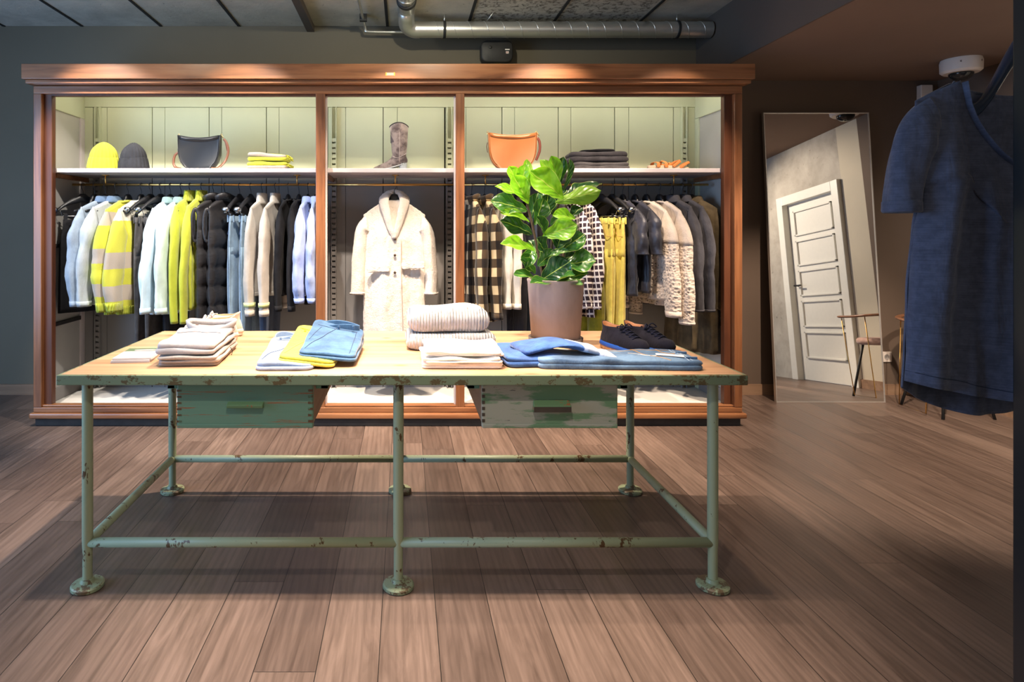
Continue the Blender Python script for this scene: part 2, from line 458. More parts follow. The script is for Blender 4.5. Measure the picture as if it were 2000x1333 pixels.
# left wall out of view, with an assumed window opening for the bluish light
wl = MB(); wl.box(WX0 - .12, WX0, WY0, .2, 0, CEIL); wl.box(WX0 - .12, WX0, 3.4, WY1, 0, CEIL)
wl.box(WX0 - .12, WX0, .2, 3.4, 0, .35); wl.box(WX0 - .12, WX0, .2, 3.4, 2.6, CEIL)
struct(wl.build('wall_left', M_wall, smooth=False))
M_blk = plain('black_window_frame', (.02, .02, .022), .4)
wn_ = MB()
for y in (.2, 1.24, 2.3, 3.35): wn_.box(WX0 - .09, WX0 - .03, y, y + .05, .35, 2.6)
wn_.box(WX0 - .09, WX0 - .03, .25, 3.35, .35, .40); wn_.box(WX0 - .09, WX0 - .03, .25, 3.35, 2.55, 2.6)
struct(wn_.build('assumed_window_1', M_blk, smooth=False))  # assumed window frame, unseen, added to go with the bluish area light
# right wall: concrete, cream return beside the door, brown near the mirror
struct(bx(WX1, WX1 + .12, 4.05, WY1, 0, CEIL).build('wall_right', M_wallr, smooth=False))
DY0, DY1, DH = 2.80, 3.68, 1.98
wr = MB(); wr.box(WX1, WX1 + .12, WY0, DY0, 0, CEIL); wr.box(WX1, WX1 + .12, DY0, DY1, DH, CEIL); wr.box(WX1, WX1 + .12, DY1, 3.76, 0, CEIL)
struct(wr.build('wall_right_concrete', M_wconc, smooth=False))
struct(bx(WX1, WX1 + .12, 3.76, 4.05, 0, CEIL).build('wall_right_plaster', M_plaster, smooth=False))
# the panelled white door and its frame
M_white = plain('white_lacquer', (.72, .70, .64), .35, var=.04)
dr = struct(thing('door_1', None, None, (WX1, DY0, 0)))
fr = MB(); D_ = DY1 - DY0
fr.box(-.04, .03, -.07, .03, 0, DH + .07); fr.box(-.04, .03, D_ - .03, D_ + .07, 0, DH + .07); fr.box(-.04, .03, .03, D_ - .03, DH - .03, DH + .07)
fr.build('door_frame', M_white, dr, False, bevel=.004)
lf = MB(); lf.box(.03, .07, .03, D_ - .03, .005, DH - .03)
lf.build('door_leaf', M_white, dr, False)
for k in range(5):
    z0 = .24 + k * .335; z1 = z0 + .285
    q = MB()
    for (a, b_, c, d) in ((.13, D_ - .13, z0, z0 + .018), (.13, D_ - .13, z1 - .018, z1), (.13, .148, z0, z1), (D_ - .148, D_ - .13, z0, z1)): q.box(.012, .031, a, b_, c, d)
    q.build('door_panel_moulding', M_white, dr, False, bevel=.003)
MB().tube([(.03, .09, 1.03), (-.02, .09, 1.03), (-.02, .2, 1.03)], .009).build('door_handle', M_blk, dr)

# ceiling: concrete planks divided by dark joints; a painted soffit on the right
struct(bx(WX0 - .1, SOX + .02, WY0, WY1 + .1, CEIL, CEIL + .12).build('ceiling', M_conc, smooth=False))
jt = MB()
for x in (-3.93, -3.29, -2.65, -2.0, -1.36, -.14, .52, 1.2, 1.89): jt.box(x - .011, x + .011, WY0, WY1, CEIL - .006, CEIL + .01)
struct(jt.build('trim_1', M_gap, smooth=False))
struct(bx(-.80, -.74, WY0, WY1, CEIL - .05, CEIL).build('trim_2', M_beam, smooth=False))
struct(bx(SOX, WX1 + .1, WY0, WY1, SOFF, CEIL).build('ceiling_soffit', M_soff, smooth=False))
struct(bx(SOX - .012, SOX, WY0, WY1, SOFF, CEIL).build('beam_side', M_beam, smooth=False))
for nm, a in (('baseboard_back', bx(WX0, WX1, WY1 - .018, WY1, 0, .085)),): struct(a.build(nm, M_base, smooth=False))
struct(bx(WX1 - .018, WX1, 3.75, WY1 - .018, 0, .085).build('baseboard_right', M_base, smooth=False))

# ================================================================== display cabinet
CY0 = 4.23; YB = 4.82
M_wx = woodm('cabinet_wood_horizontal', 0, (.085, .028, .011), (.26, .100, .038), (.37, .165, .070), .32, coat=.35)
M_wz = woodm('cabinet_wood_vertical', 2, (.075, .024, .010), (.22, .082, .031), (.31, .13, .052), .34, coat=.3)
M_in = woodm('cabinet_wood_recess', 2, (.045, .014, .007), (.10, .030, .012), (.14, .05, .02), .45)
M_green = paint('cream_green_board_paint', (.55, .57, .40)); M_grey = paint('grey_board_paint', (.24, .225, .215))
M_cfl = paint('white_cabinet_floor_paint', (.72, .68, .62)); M_pane = plain('grey_side_panel', (.46, .44, .41), .35, var=.1, scale=3)
M_shelf = plain('pale_grey_shelf_laminate', (.56, .50, .50), .45, var=.04)
M_brass = plain('brass', (.75, .45, .14), .28, 1); M_plinth = plain('blackened_plinth_wood', (.03, .026, .024), .7, var=.4, scale=20)
cab = thing('display_cabinet', 'long brown wooden open display cabinet with three bays standing against the back wall', 'cabinet', (0, 0, 0))
x0, x1 = -2.556, 2.327
def part(name, mb, mat, parent=cab, bevel=.004, smooth=False): return mb.build(name, mat, parent, smooth, bevel=bevel)
part('cornice', bx(-2.584, 2.365, 4.14, 4.305, 2.372, 2.474), M_wx)
part('cornice_moulding', bx(-2.572, 2.352, 4.165, 4.305, 2.347, 2.3715), M_wx)
part('header_rail', bx(x0, x1, CY0, 4.30, 2.292, 2.345), M_wx)
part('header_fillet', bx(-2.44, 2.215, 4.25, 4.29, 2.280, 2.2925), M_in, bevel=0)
for a, b_ in ((x0, -2.500), (2.272, x1)): part('corner_post', bx(a, b_, CY0, 4.31, .1285, 2.2915), M_wz)
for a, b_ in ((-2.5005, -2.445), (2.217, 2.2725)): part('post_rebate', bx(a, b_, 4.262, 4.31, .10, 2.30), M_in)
for a, b_ in ((-.612, -.548), (.354, .414)): part('middle_post', bx(a, b_, CY0 + .004, 4.29, .12, 2.30), M_wz)
for a, b_ in ((-.548, -.538), (.344, .354)): part('post_liner', bx(a, b_, 4.27, 4.30, .12, 2.29), M_shelf, bevel=0)
part('bottom_rail', bx(x0, x1, CY0, 4.30, .095, .128), M_wx)
part('bottom_bead', bx(x0, x1, CY0 + .012, 4.30, .129, .142), M_wx)
part('base_moulding', bx(-2.575, 2.348, 4.205, 4.30, .055, .093), M_wx, bevel=.01)
part('plinth', bx(x0 + .01, x1 - .01, 4.235, 4.96, 0, .055), M_plinth)
part('cabinet_floor', bx(x0 + .02, x1 - .02, 4.30, 4.95, .09, .118), M_cfl)
part('cabinet_ceiling', bx(-2.57, 2.35, 4.31, 4.98, 2.437, 2.472), M_green)
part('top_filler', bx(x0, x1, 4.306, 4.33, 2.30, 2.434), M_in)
part('back_backing', bx(x0, x1, 4.86, 4.90, .10, 2.44), M_gap)
part('back_top_rail', bx(x0 + .02, x1 - .02, 4.812, 4.859, 2.316, 2.434), M_green, bevel=.002)
ed = [182, 209, 297, 322, 408, 433, 520, 545, 640, 675, 748, 776, 868, 910, 980, 1005, 1090, 1115, 1200, 1228, 1315, 1343]
xs = [x0 + .02] + [XA(e, YB) for e in ed] + [x1 - .02]
for i in range(len(xs) - 1):
    g = .004 if i % 2 else .0015
    if ed[i-1] == 868: g = .010
    part('back_board', bx(xs[i] + g, xs[i+1] - .0015, YB, 4.858, 1.80, 2.314), M_green, bevel=.0015)
    part('lower_back_board', bx(xs[i] + g, xs[i+1] - .0015, YB, 4.858, .118, 1.798), M_grey, bevel=.0015)
# side walls: framed with grey panels
for sx, a, b_ in ((1, x0 + .012, x0 + .05), (-1, x1 - .05, x1 - .012)):
    part('side_top_rail', bx(a, b_, 4.31, YB, 2.22, 2.434), M_green)
    part('side_stile', bx(a, b_, 4.76, YB, .118, 2.22), M_green if sx < 0 else M_shelf)
    part('side_stile', bx(a, b_, 4.31, 4.345, .118, 2.22), M_shelf)
    part('side_bottom_rail', bx(a, b_, 4.345, 4.76, .118, .21), M_grey)
    part('side_panel', bx(a + .012, b_ - .012, 4.345, 4.76, .21, 2.22), M_pane, bevel=0)
    for z in (1.235, .67): part('side_crossbar', bx(a + .004, b_ - .004 + .006 * sx, 4.345, 4.76, z - .012, z + .016), M_plinth, bevel=.002)
# notched shelf supports
def ladder(px_, mat, zlo, zhi):
    m = MB(); xx = XA(px_, 4.79); m.box(xx - .020, xx - .014, 4.785, 4.819, zlo, zhi); m.box(xx + .014, xx + .020, 4.785, 4.819, zlo, zhi)
    z = zlo + .03
    while z < min(zhi, 2.08): m.box(xx - .014, xx + .014, 4.79, 4.819, z, z + .028); z += .042
    part('shelf_rack', m, mat, bevel=0)
for px_ in (190, 652, 878, 1337): ladder(px_, M_green, 1.80, 2.314); ladder(px_, M_grey, .118, 1.76)
for xx in (x0 + .055, x1 - .055):      # toothed strip on the front posts
    m = MB(); z = .14
    while z < 2.25: m.add([(xx-.004,4.315,z),(xx+.004,4.315,z),(xx+.004,4.345,z+.008),(xx-.004,4.345,z+.008),(xx-.004,4.315,z+.03),(xx+.004,4.315,z+.03),(xx+.004,4.345,z+.034),(xx-.004,4.345,z+.034)], [(0,3,2,1),(4,5,6,7),(0,1,5,4),(1,2,6,5),(2,3,7,6),(3,0,4,7)]); z += .034
    part('toothed_strip', m, M_shelf, bevel=0)
# shelves with wooden brackets
SZ0, SZ1 = 1.757, 1.787; SY = 4.325
for a, b_ in ((x0 + .06, -.575), (-.573, .383), (.385, x1 - .06)):
    part('shelf_board', bx(a + .004, b_ - .004, SY, 4.80, SZ0, SZ1), M_shelf, bevel=.003)
for px_ in (640, 892, 1345 + 50, 130):
    xx = XA(px_, 4.5); part('shelf_bracket', bx(xx - .012, xx + .012, 4.36, 4.80, SZ0 - .035, SZ0 - .001), M_wx, bevel=.002)
# brass clothes rails on short drop rods
RY, RZ = 4.52, 1.685
rails = []
for a, b_, rods in ((XA(142, RY), -.60, (206, 580)), (-.59, .36, (772,)), (.40, XA(1383, RY), (948, 1316))):
    ro = MB().tube([(a, RY, RZ), (b_, RY, RZ)], .009).build('clothes_rail', M_brass, cab)
    for px_ in rods:
        xx = XA(px_, RY); q = MB().tube([(xx, RY, RZ), (xx, RY, SZ0)], .005); q.lathe([(.026, SZ0 - .006), (.026, SZ0 - .0005)], (xx, RY, 0), 16)
        q.build('drop_rod', M_brass, ro)
# assumed strip light, concealed behind the header
ledm, nt, b = nmat('led_strip'); b.inputs['Emission Color'].default_value = (1, .96, .86, 1); b.inputs['Emission Strength'].default_value = 13
for a, b_ in ((-2.4, -.66), (-.52, .33), (.45, 2.18)): part('light_strip', bx(a, b_, 4.50, 4.515, 2.405, 2.42), ledm, bevel=0)
M_lab = plain('inventory_label', (.62, .42, .30), .5); M_lab2 = plain('yellowed_label_edge', (.85, .38, .03), .5)
lb = part('inventory_label', bx(XA(755, 4.14), XA(769, 4.14), 4.1385, 4.141, ZA(147.5, 4.14), ZA(142, 4.14)), M_lab, bevel=0)
part('label_edge', bx(XA(753, 4.14), XA(755.3, 4.14), 4.1382, 4.141, ZA(148, 4.14), ZA(141.5, 4.14)), M_lab2, lb, bevel=0)
part('label_edge', bx(XA(769, 4.14), XA(771.5, 4.14), 4.1382, 4.141, ZA(148, 4.14), ZA(141.5, 4.14)), M_lab2, lb, bevel=0)

# ================================================================== spiral duct, conduit, speaker
M_zinc = plain('galvanised_steel', (.75, .75, .72), .34, .9, var=.1, scale=6); M_rub = plain('black_rubber', (.015, .015, .015), .6)
DYc, DZ, DR = 4.78, 0, .062
DZ = ZA(58, DYc)
duct = thing('ventilation_duct', 'shiny spiral steel ventilation duct with an elbow running under the ceiling above the cabinet', 'duct', (0, 0, 0))
xa, xb = XA(815, DYc), XA(1388, DYc)
MB().tube([(xa, DYc, DZ), (xb, DYc, DZ)], DR, 28).build('duct_pipe', M_zinc, duct, auto=40)
hx = []; turns = 17; n_ = turns * 20
for i in range(n_ + 1):
    t = i / n_; a = 2 * PI * turns * t; hx.append((xa + .09 + (xb - xa - .1) * t, DYc + (DR + .0005) * math.cos(a), DZ + (DR + .0005) * math.sin(a)))
MB().tube(hx, .0028, 5).build('spiral_seam', M_zinc, duct)
# elbow: turns towards the room and up through the ceiling
el = smooth_path([(xa + .02, DYc, DZ), (xa - .03, DYc - .002, DZ + .002), (xa - .075, DYc - .03, DZ + .025), (xa - .085, DYc - .09, DZ + .07), (xa - .085, DYc - .20, DZ + .12), (xa - .085, DYc - .9, DZ + .12)], 8)
MB().tube(el, DR + .003, 28).build('duct_elbow', M_zinc, duct, auto=50)
for y in (DYc - .13, DYc - .24, DYc - .35, DYc - .46):
    MB().tube([(xa - .085 + (DR + .003) * math.cos(2*PI*k/28), y + .05 * math.sin(2*PI*k/28), DZ + .12 + (DR + .003) * math.sin(2*PI*k/28)) for k in range(28)], .0035, 6, closed=True).build('spiral_seam', M_zinc, duct)
MB().lathe([(DR + .002, -.02), (DR + .012, -.018), (DR + .012, .018), (DR + .002, .02)], (xa - .085, DYc - .30, DZ + .12), 28, 'y').build('coupling_ring', M_rub, duct)
for px_ in (868, 1322):
    xx = XA(px_, DYc); q = MB().lathe([(DR + .001, -.011), (DR + .006, -.009), (DR + .006, -.003), (DR + .003, 0), (DR + .006, .003), (DR + .006, .009), (DR + .001, .011)], (xx, DYc, DZ), 28, 'x'); c_ = q.build('pipe_clamp', M_rub, duct)
    MB().tube([(xx, DYc, DZ + DR), (xx, DYc, CEIL)], .005, 8).build('threaded_rod', M_zinc, c_)
MB().tube([(XA(950, DYc) , DYc, DZ + DR), (XA(962, DYc), DYc - .05, CEIL)], .004, 8).build('hanger_rod', M_zinc, duct)
con = thing('conduit_pipe', 'thin grey metal conduit bending down from the ceiling to the duct elbow', 'pipe', (0, 0, 0))
MB().tube(smooth_path([(XA(709, 4.9), 4.2, CEIL - .03), (XA(711, 4.9), 4.75, CEIL - .035), (XA(713, 4.9), 4.9, CEIL - .05), (XA(714, 4.9), 4.93, ZA(58, 4.93)), (XA(722, 4.93), 4.93, ZA(62, 4.93)), (XA(800, 4.93), 4.93, ZA(63, 4.93))], 6), .011, 10).build('conduit_tube', M_zinc, con)
MB().box(XA(703, 4.8), XA(717, 4.8), 4.76, 4.79, CEIL - .055, CEIL).build('conduit_clip', M_rub, con, False)

spk = thing('wall_speaker', 'small black rounded loudspeaker on the wall above the cabinet, yellow cable tag below', 'speaker', (0, 0, 0))
M_sp = plain('black_speaker_plastic', (.022, .021, .020), .55, bmp=.1, scale=200)
sx0, sx1 = XA(938, 4.92), XA(1001, 4.92); sz0, sz1 = ZA(124, 4.92), ZA(81, 4.92)
q = MB(); o_ = rrect(sx1 - sx0, sz1 - sz0, .05, 5); cxs, czs = (sx0 + sx1) / 2, (sz0 + sz1) / 2
q.loft([[(cxs + x * k, y, czs + z * k) for x, z in o_] for y, k in ((5.0, .9), (4.96, 1), (4.90, 1), (4.885, .97), (4.880, .9))]); q.build('speaker_housing', M_sp, spk, auto=50)
MB().tube([(cxs, 5.0, czs), (cxs, 5.05, czs)], .03).build('wall_bracket', M_sp, spk)
q = MB().lathe([(.012, 4.8795), (.012, 4.874), (.008, 4.872)], (sx0 + .075, 0, czs + .03), 16, 'y'); q.build('tweeter', M_sp, spk)
M_wl = plain('white_logo_print', (.85, .80, .72), .5)
lx, lz = sx1 - .052, czs + .002
def text(body, loc, size, mat, parent, rot=(PI/2, 0, 0), name='lettering'):
    cu = bpy.data.curves.new(name, 'FONT'); cu.body = body; cu.size = size; cu.extrude = .0006; cu.align_x = 'CENTER'; cu.align_y = 'CENTER'
    t = bpy.data.objects.new(name, cu); COL.objects.link(t); t.location = loc; t.rotation_euler = rot; t.parent = parent; cu.materials.append(mat)
    bpy.context.view_layer.update()
    me = bpy.data.meshes.new_from_object(t.evaluated_get(bpy.context.evaluated_depsgraph_get()))
    o = bpy.data.objects.new(name, me); COL.objects.link(o); o.parent = parent; o.location = loc; o.rotation_euler = rot
    bpy.data.objects.remove(t); return o
MB().box(lx - .014, lx + .022, 4.8788, 4.881, lz + .006, lz + .014).build('logo_bar', M_wl, spk, False)
MB().box(lx - .008, lx + .015, 4.8788, 4.881, lz - .022, lz - .004).build('logo_plate', M_wl, spk, False)
M_or = plain('red_logo_print', (.45, .06, .03), .5)
text('JBL', (lx + .0035, 4.8783, lz - .0128), .017, M_or, spk, name='logo_letters')
MB().tube([(cxs + .002, 4.99, sz0 + .02), (cxs + .003, 4.97, sz0 - .02), (cxs, 4.985, 2.45)], .006, 8).build('speaker_cable', M_rub, spk)
M_yt = plain('yellow_tag', (.75, .55, .01), .5)
MB().box(cxs + .006, cxs + .024, 4.962, 4.968, sz0 - .038, sz0 - .008).build('cable_tag', M_yt, spk, False, bevel=.003)

# ================================================================== mirror, socket, camera dome, box, chair
def mirror():
    A = P(1517, 787, 4.81); B = P(1728, 787, 4.81); C = P(1700, 222, 4.985); D = P(1495, 218, 4.985)
    A.z = B.z = 0.0
    t = thing('standing_mirror', 'tall frameless-looking mirror with thin silver edge leaning on the brown back wall', 'mirror', (0, 0, 0))
    ht = (D.z + C.z) / 2; xl, xr = 2.912, 3.768
    yb, yt = 4.81, 4.985; ang = math.atan2(yt - yb, ht); ln = math.hypot(ht, yt - yb)
    Mx = Matrix.Translation((0, yb, 0)) @ Matrix.Rotation(-ang, 4, 'X')
    fr = MB(); th = .028; e = .007
    fr.box(xl, xl + e, 0, th, 0, ln, Mx); fr.box(xr - e, xr, 0, th, 0, ln, Mx); fr.box(xl + e, xr - e, 0, th, 0, e, Mx); fr.box(xl + e, xr - e, 0, th, ln - e, ln, Mx)
    fr.build('mirror_frame', plain('brushed_silver_frame', (.70, .66, .62), .35, .8), t, False)
    gm = MB().box(xl + e, xr - e, .004, .020, e, ln - e, Mx)
    gm.build('mirror_glass', plain('mirror_silvering', (.86, .85, .83), .015, 1, spec=1), t, False)
mirror()
M_wpl = plain('white_plastic', (.70, .62, .56), .4)
sk = thing('wall_socket', 'white square power socket on the brown wall right of the mirror', 'socket', (XA(1730, WY1), WY1, ZA(697, WY1)))
bx(-.042, .042, -.012, 0, -.042, .042).build('socket_plate', M_wpl, sk, False, bevel=.003)
MB().lathe([(.020, -.0125), (.022, -.0145), (.022, -.012)], (0, 0, 0), 20, 'y').build('socket_ring', plain('grey_socket_recess', (.35, .32, .30), .5), sk)
q = MB(); 
for s_ in (-1, 1): q.lathe([(.003, -.016), (.003, -.0146)], (s_ * .0095, 0, 0), 8, 'y')
q.build('socket_holes', M_rub, sk)
dm = thing('dome_camera', 'white round dome security camera under the brown ceiling', 'security camera', (XA(1877, 4.42), 4.42, SOFF))
DMR = .115
MB().lathe([(DMR, 0), (DMR + .006, -.02), (DMR + .004, -.085), (DMR - .012, -.10), (.07, -.10)], n=40).build('camera_housing', M_wpl, dm, auto=40)
MB().lathe([(.072, -.098)] + [(.072 * math.cos(a), -.10 - .055 * math.sin(a)) for a in [PI/2 * k / 8 for k in range(1, 9)]], n=28).build('camera_dome', plain('smoked_dome_glass', (.02, .02, .02), .08), dm)
for a in (-2.3, -1.2, -.2):
    MB().lathe([(.007, -.003), (.007, .002)], (0, 0, 0), 10, 'y').build('housing_screw', plain('grey_screw', (.25, .2, .18), .4, .5), dm).location = ((DMR + .004) * math.cos(a), (DMR + .004) * math.sin(a), -.035 )
bxw = thing('sensor_box', 'small white upright box high on the back wall left of the dome camera', 'wall box', (XA(1811, 5.0), 5.05, ZA(205, 5.0)))
bx(-.048, .048, -.05, 0, -.06, .165).build('box_housing', M_wpl, bxw, False, bevel=.006)
bx(-.02, .02, -.052, -.049, .0, .01).build('box_slot', M_rub, bxw, False)

ch = thing('arm_chair', 'chair with pinkish round seat, curved wooden armrest and thin black legs near right wall', 'chair', (4.02, 4.56, 0))
M_seat = fabric('pink_seat_cloth', (.42, .27, .22), .1); M_cw = woodm('chair_walnut', 0, (.08, .03, .015), (.16, .07, .035), (.22, .1, .05), .35)
q = MB(); q.pad([(.20 * math.cos(2*PI*k/32), .20 * math.sin(2*PI*k/32)) for k in range(32)], .435, .06, .03); q.build('seat', M_seat, ch)
for sx_, sy_ in ((-1, -1), (1, -1), (-1, 1), (1, 1)):
    MB().tube([(sx_ * .11, sy_ * .11, .435), (sx_ * .185, sy_ * .185, .0)], .0095, 8).build('leg', M_rub, ch)
MB().tube(smooth_path([(-.25, -.16, .67), (-.26, 0, .67), (-.22, .17, .68), (0, .26, .69), (.22, .17, .68), (.26, 0, .67), (.25, -.16, .67)], 6), .018, 10, flat=(1.2, .6)).build('armrest', M_cw, ch)
for s_ in (-1, 1):
    MB().tube([(s_ * .25, -.14, .665), (s_ * .235, -.10, .02), (s_ * .235, .14, .02), (s_ * .24, .12, .665)], .004, 6).build('arm_wire', M_brass, ch)
# ================================================================== work table
TZ = .821; TX0, TX1, TY0, TY1 = -1.272, 1.255, 2.243, 3.225
M_pine = woodm('pine_table_top_wood', 0, (.26, .12, .055), (.49, .27, .145), (.57, .36, .215), .45, .6, knots=True)
GRN = srgb(128, 156, 122); OLV = srgb(92, 78, 50)
M_edge = chipped('chipped_green_edge_paint', srgb(122, 134, 104), OLV, .45, 15, stretch=(1, 1, 1.6))
M_pipe = chipped('chipped_green_pipe_paint', srgb(150, 160, 130), srgb(84, 62, 36), .385, 15, stretch=(1, 1, .5))
M_disc = chipped('worn_green_foot_paint', srgb(138, 150, 120), srgb(96, 80, 60), .48, 20)
M_drw1 = chipped('green_drawer_paint', srgb(108, 140, 114), srgb(142, 90, 60), .385, 5, stretch=(.6, 1, 16))
M_drw2 = chipped('worn_green_grey_drawer_paint', srgb(110, 142, 104), srgb(56, 56, 60), .335, 7, stretch=(1, 1, 5), third=srgb(160, 158, 140))
M_rawd = woodm('raw_drawer_side_wood', 1, (.30, .19, .11), (.42, .28, .17), (.5, .35, .22), .7)
M_run = plain('turquoise_green_runner_paint', srgb(98, 146, 124), .5, var=.1)
M_hnd2 = plain('dark_worn_handle', srgb(74, 62, 50), .5, var=.3); M_hnd1 = chipped('green_handle_paint', srgb(104, 134, 92), srgb(150, 96, 60), .42, 14)
tb = thing('work_table', 'long industrial table with pine top, chipped green pipe legs and two drawers', 'table', (0, 0, 0))
def tp(name, mb, mat, parent=tb, bevel=.003, smooth=False, **k): return mb.build(name, mat, parent, smooth, bevel=bevel, **k)
tt = tp('table_top', bx(TX0 + .012, TX1 - .012, TY0 + .012, TY1, TZ - .034, TZ), M_pine, bevel=.001)
tp('front_edge', bx(TX0, TX1, TY0, TY0 + .0125, TZ - .038, TZ - .0008), M_edge, bevel=.003)
for a, b_ in ((TX0, TX0 + .0125), (TX1 - .0125, TX1)): tp('side_edge', bx(a, b_, TY0 + .012, TY1, TZ - .038, TZ - .0008), M_edge, bevel=.003)
LX = (XA(171, 2.321), XA(778, 2.321), XA(1392, 2.321)); LF, LB = 2.321, 3.17
PR = .0195; HZ = ZA(1060, 2.321)
for ix, x in enumerate(LX):
    for y in (LF, LB):
        lg = MB().tube([(x, y, .02), (x, y, HZ - .03), (x, y, HZ), (x, y, TZ - .036)], [PR * .9, PR * .9, PR, PR], 18)
        lo = lg.build('leg', M_pipe, tb, auto=40)
        MB().lathe([(.055, 0), (.059, .004), (.059, .014), (.054, .019), (.027, .023), (.022, .034), (.018, .036)], (x, y, 0), 30).build('foot_disc', M_disc, lo, auto=35)
for y in (LF, LB):
    for a, b_ in ((LX[0], LX[1]), (LX[1], LX[2])):
        MB().tube([(a, y, HZ), (b_, y, HZ)], PR * .92, 16).build('long_stretcher', M_pipe, tb)
for x in (LX[0], LX[2]): MB().tube([(x, LF, HZ), (x, LB, HZ)], PR * .92, 16).build('end_stretcher', M_pipe, tb)
# drawers
def drawer(pxa, pxb, mf, mh, joint):
    YD = 2.30; a, b_ = XA(pxa, YD), XA(pxb, YD); z1 = TZ - .040; z0 = ZA(837, YD)
    d = tp('drawer', bx(a, b_, YD, YD + .022, z0, z1), mf, bevel=.006)
    bxs = MB(); bxs.box(a + .004, a + .018, YD + .022, YD + .62, z0 + .01, z1 - .02); bxs.box(b_ - .018, b_ - .004, YD + .022, YD + .62, z0 + .01, z1 - .02)
    bxs.box(a + .018, b_ - .018, YD + .60, YD + .62, z0 + .01, z1 - .02); bxs.box(a + .018, b_ - .018, YD + .022, YD + .60, z0 + .01, z0 + .022)
    tp('drawer_box', bxs, M_rawd, d, bevel=0)
    # dovetails showing on the front corners
    z = z0 + .022; mj = M_hnd2 if not joint else chipped('dovetail_' + mf.name, srgb(86, 118, 88), srgb(96, 66, 44), .55, 30)
    while z < z1 - .02:
        if joint: tp('dovetail_joint', bx(b_ - .020, b_ - .001, YD - .0008, YD + .004, z, z + .009), mj, d, bevel=0); tp('dovetail_joint', bx(a + .001, a + .018, YD - .0008, YD + .004, z, z + .007), mj, d, bevel=0)
        else: tp('dovetail_joint', bx(a + .001, a + .012, YD - .0008, YD + .004, z, z + .012), mj, d, bevel=0)
        z += .023
    tp('bottom_bead', bx(a + .002, b_ - .002, YD - .004, YD + .004, z0 + .001, z0 + .016), mf, d, bevel=.003)
    hx, hz = (a + b_) / 2 + .004, (z0 + z1) / 2 + .003
    o = []
    if joint:
        m = MB().loft([[(hx - .068, YD, hz - .011), (hx - .068, YD - .022, hz - .009), (hx - .068, YD - .026, hz + .004), (hx - .068, YD, hz + .012)], [(hx + .068, YD, hz - .011), (hx + .068, YD - .022, hz - .009), (hx + .068, YD - .026, hz + .004), (hx + .068, YD, hz + .012)]])
    else:
        m = MB().loft([[(hx - .07, YD, hz - .022), (hx - .07, YD - .026, hz - .020), (hx - .07, YD - .028, hz + .002), (hx - .066, YD, hz + .018)], [(hx + .07, YD, hz - .022), (hx + .07, YD - .026, hz - .020), (hx + .07, YD - .028, hz + .002), (hx + .066, YD, hz + .018)]])
        bx(hx - .069, hx + .069, YD - .0292, YD - .02, hz - .0215, hz - .002).build('handle_wear', M_hnd2, d, False)
    m.build('drawer_handle', mh, d, False, bevel=.003)
    return a, b_
a1, b1 = drawer(345, 612, M_drw1, M_hnd1, True); a2, b2 = drawer(941, 1207, M_drw2, M_hnd1, False)
for xx, s_ in ((a1, -1), (b1, 1), (a2, -1), (b2, 1)):
    m = MB(); za, zb = TZ - .075, TZ - .036; x_a = xx + s_ * .022; x_b = xx + s_ * .05
    m.box(min(x_a, x_b), max(x_a, x_b), 2.34, 3.1, za, zb); m.box(min(xx + s_ * .004, x_b), max(xx + s_ * .004, x_b), 2.34, 3.1, za, za + .014)
    tp('drawer_runner', m, M_run, bevel=.002)

# ================================================================== things on the table
def Pt(px, py, z=TZ):      # point of the plane z seen at this pixel
    Y = (EYE - z) * F / (py - CY); return (XA(px, Y), Y)
def stitch(mb, pts, r=.0016): mb.tube(smooth_path(pts, 5), r, 5)

# catalogues
M_pap = plain('white_paper', (.80, .76, .72), .5, var=.03); M_pha = plain('green_photo_print', (.10, .16, .08), .4, var=.3, scale=40); M_skin = plain('pale_photo_print', (.72, .50, .40), .4, var=.2, scale=60)
for i, (dx, dy, rz, lbl) in enumerate(((0, 0, 0, 'bottom white catalogue of the small stack left of the grey folded trousers'), (.003, .004, .02, 'top white catalogue with green portrait photo left of the grey folded trousers'))):
    c = thing('catalogue', lbl, 'magazine', (-1.105 + dx, 2.555 + dy, TZ + .0005 + i * .0092), rz + .10, 'catalogues on the table')
    q = MB(); 
    for k in range(3): q.box(-.075 + .0006 * k, .075 - .0004 * k, -.105 - .0005 * k, .105, .003 * k, .003 * k + .0027)
    q.build('pages', M_pap, c, False)
    if i:
        q = MB(); q.box(-.073, .074, .035, .102, .0085, .0092); q.build('cover_photo', M_pha, c, False)
        MB().pad([(.008 + .045 * math.cos(2*PI*k/24), .052 + .014 * math.sin(2*PI*k/24)) for k in range(24)], .0091, .0012, .0005).build('portrait_print', M_skin, c)
# hmm-free soft piles: folded trousers
M_gt = fabric('grey_cotton_twill', (.42, .39, .385), .12, freq=260); M_gt2 = fabric('taupe_cotton_twill', (.36, .315, .285), .15, freq=260)
def folded(name, label, cat, group, c, w, d, h, rz, mat, layers=3, seed=0, tilt=(0, 0), amp=.008, corner=.02, z0=TZ, hf=None, shift=.008, r=None, ns=9):
    t = thing(name, label, cat, (c[0], c[1], z0 + .001), rz, group); q = MB(); rnd = random.Random(seed); hl = h / layers
    for k in range(layers):
        dx, dy = rnd.uniform(-shift, shift), rnd.uniform(-shift, shift)
        zf = lambda x, y, k=k: (tilt[0] * (x / w) + tilt[1] * (y / d + .5)) * (k + 1) / layers * 1.0
        q.pad(rrect(w + rnd.uniform(-shift, shift), d + rnd.uniform(-shift, shift), corner, 4, dx, dy), hl * k * (.97), hl * 1.02, r, amp * (k + 1) / layers + .001, ns, seed * 3.1 + k, zf, K=3, T=8)
    q.build('folded_cloth', mat, t); return t
g1 = folded('folded_trousers', 'bottom pair of folded grey cotton trousers in the left stack', 'trousers', 'folded grey trousers stack', (-.850, 2.570), .225, .39, .042, R(4), M_gt2, 3, 1, (0, .0), .010)
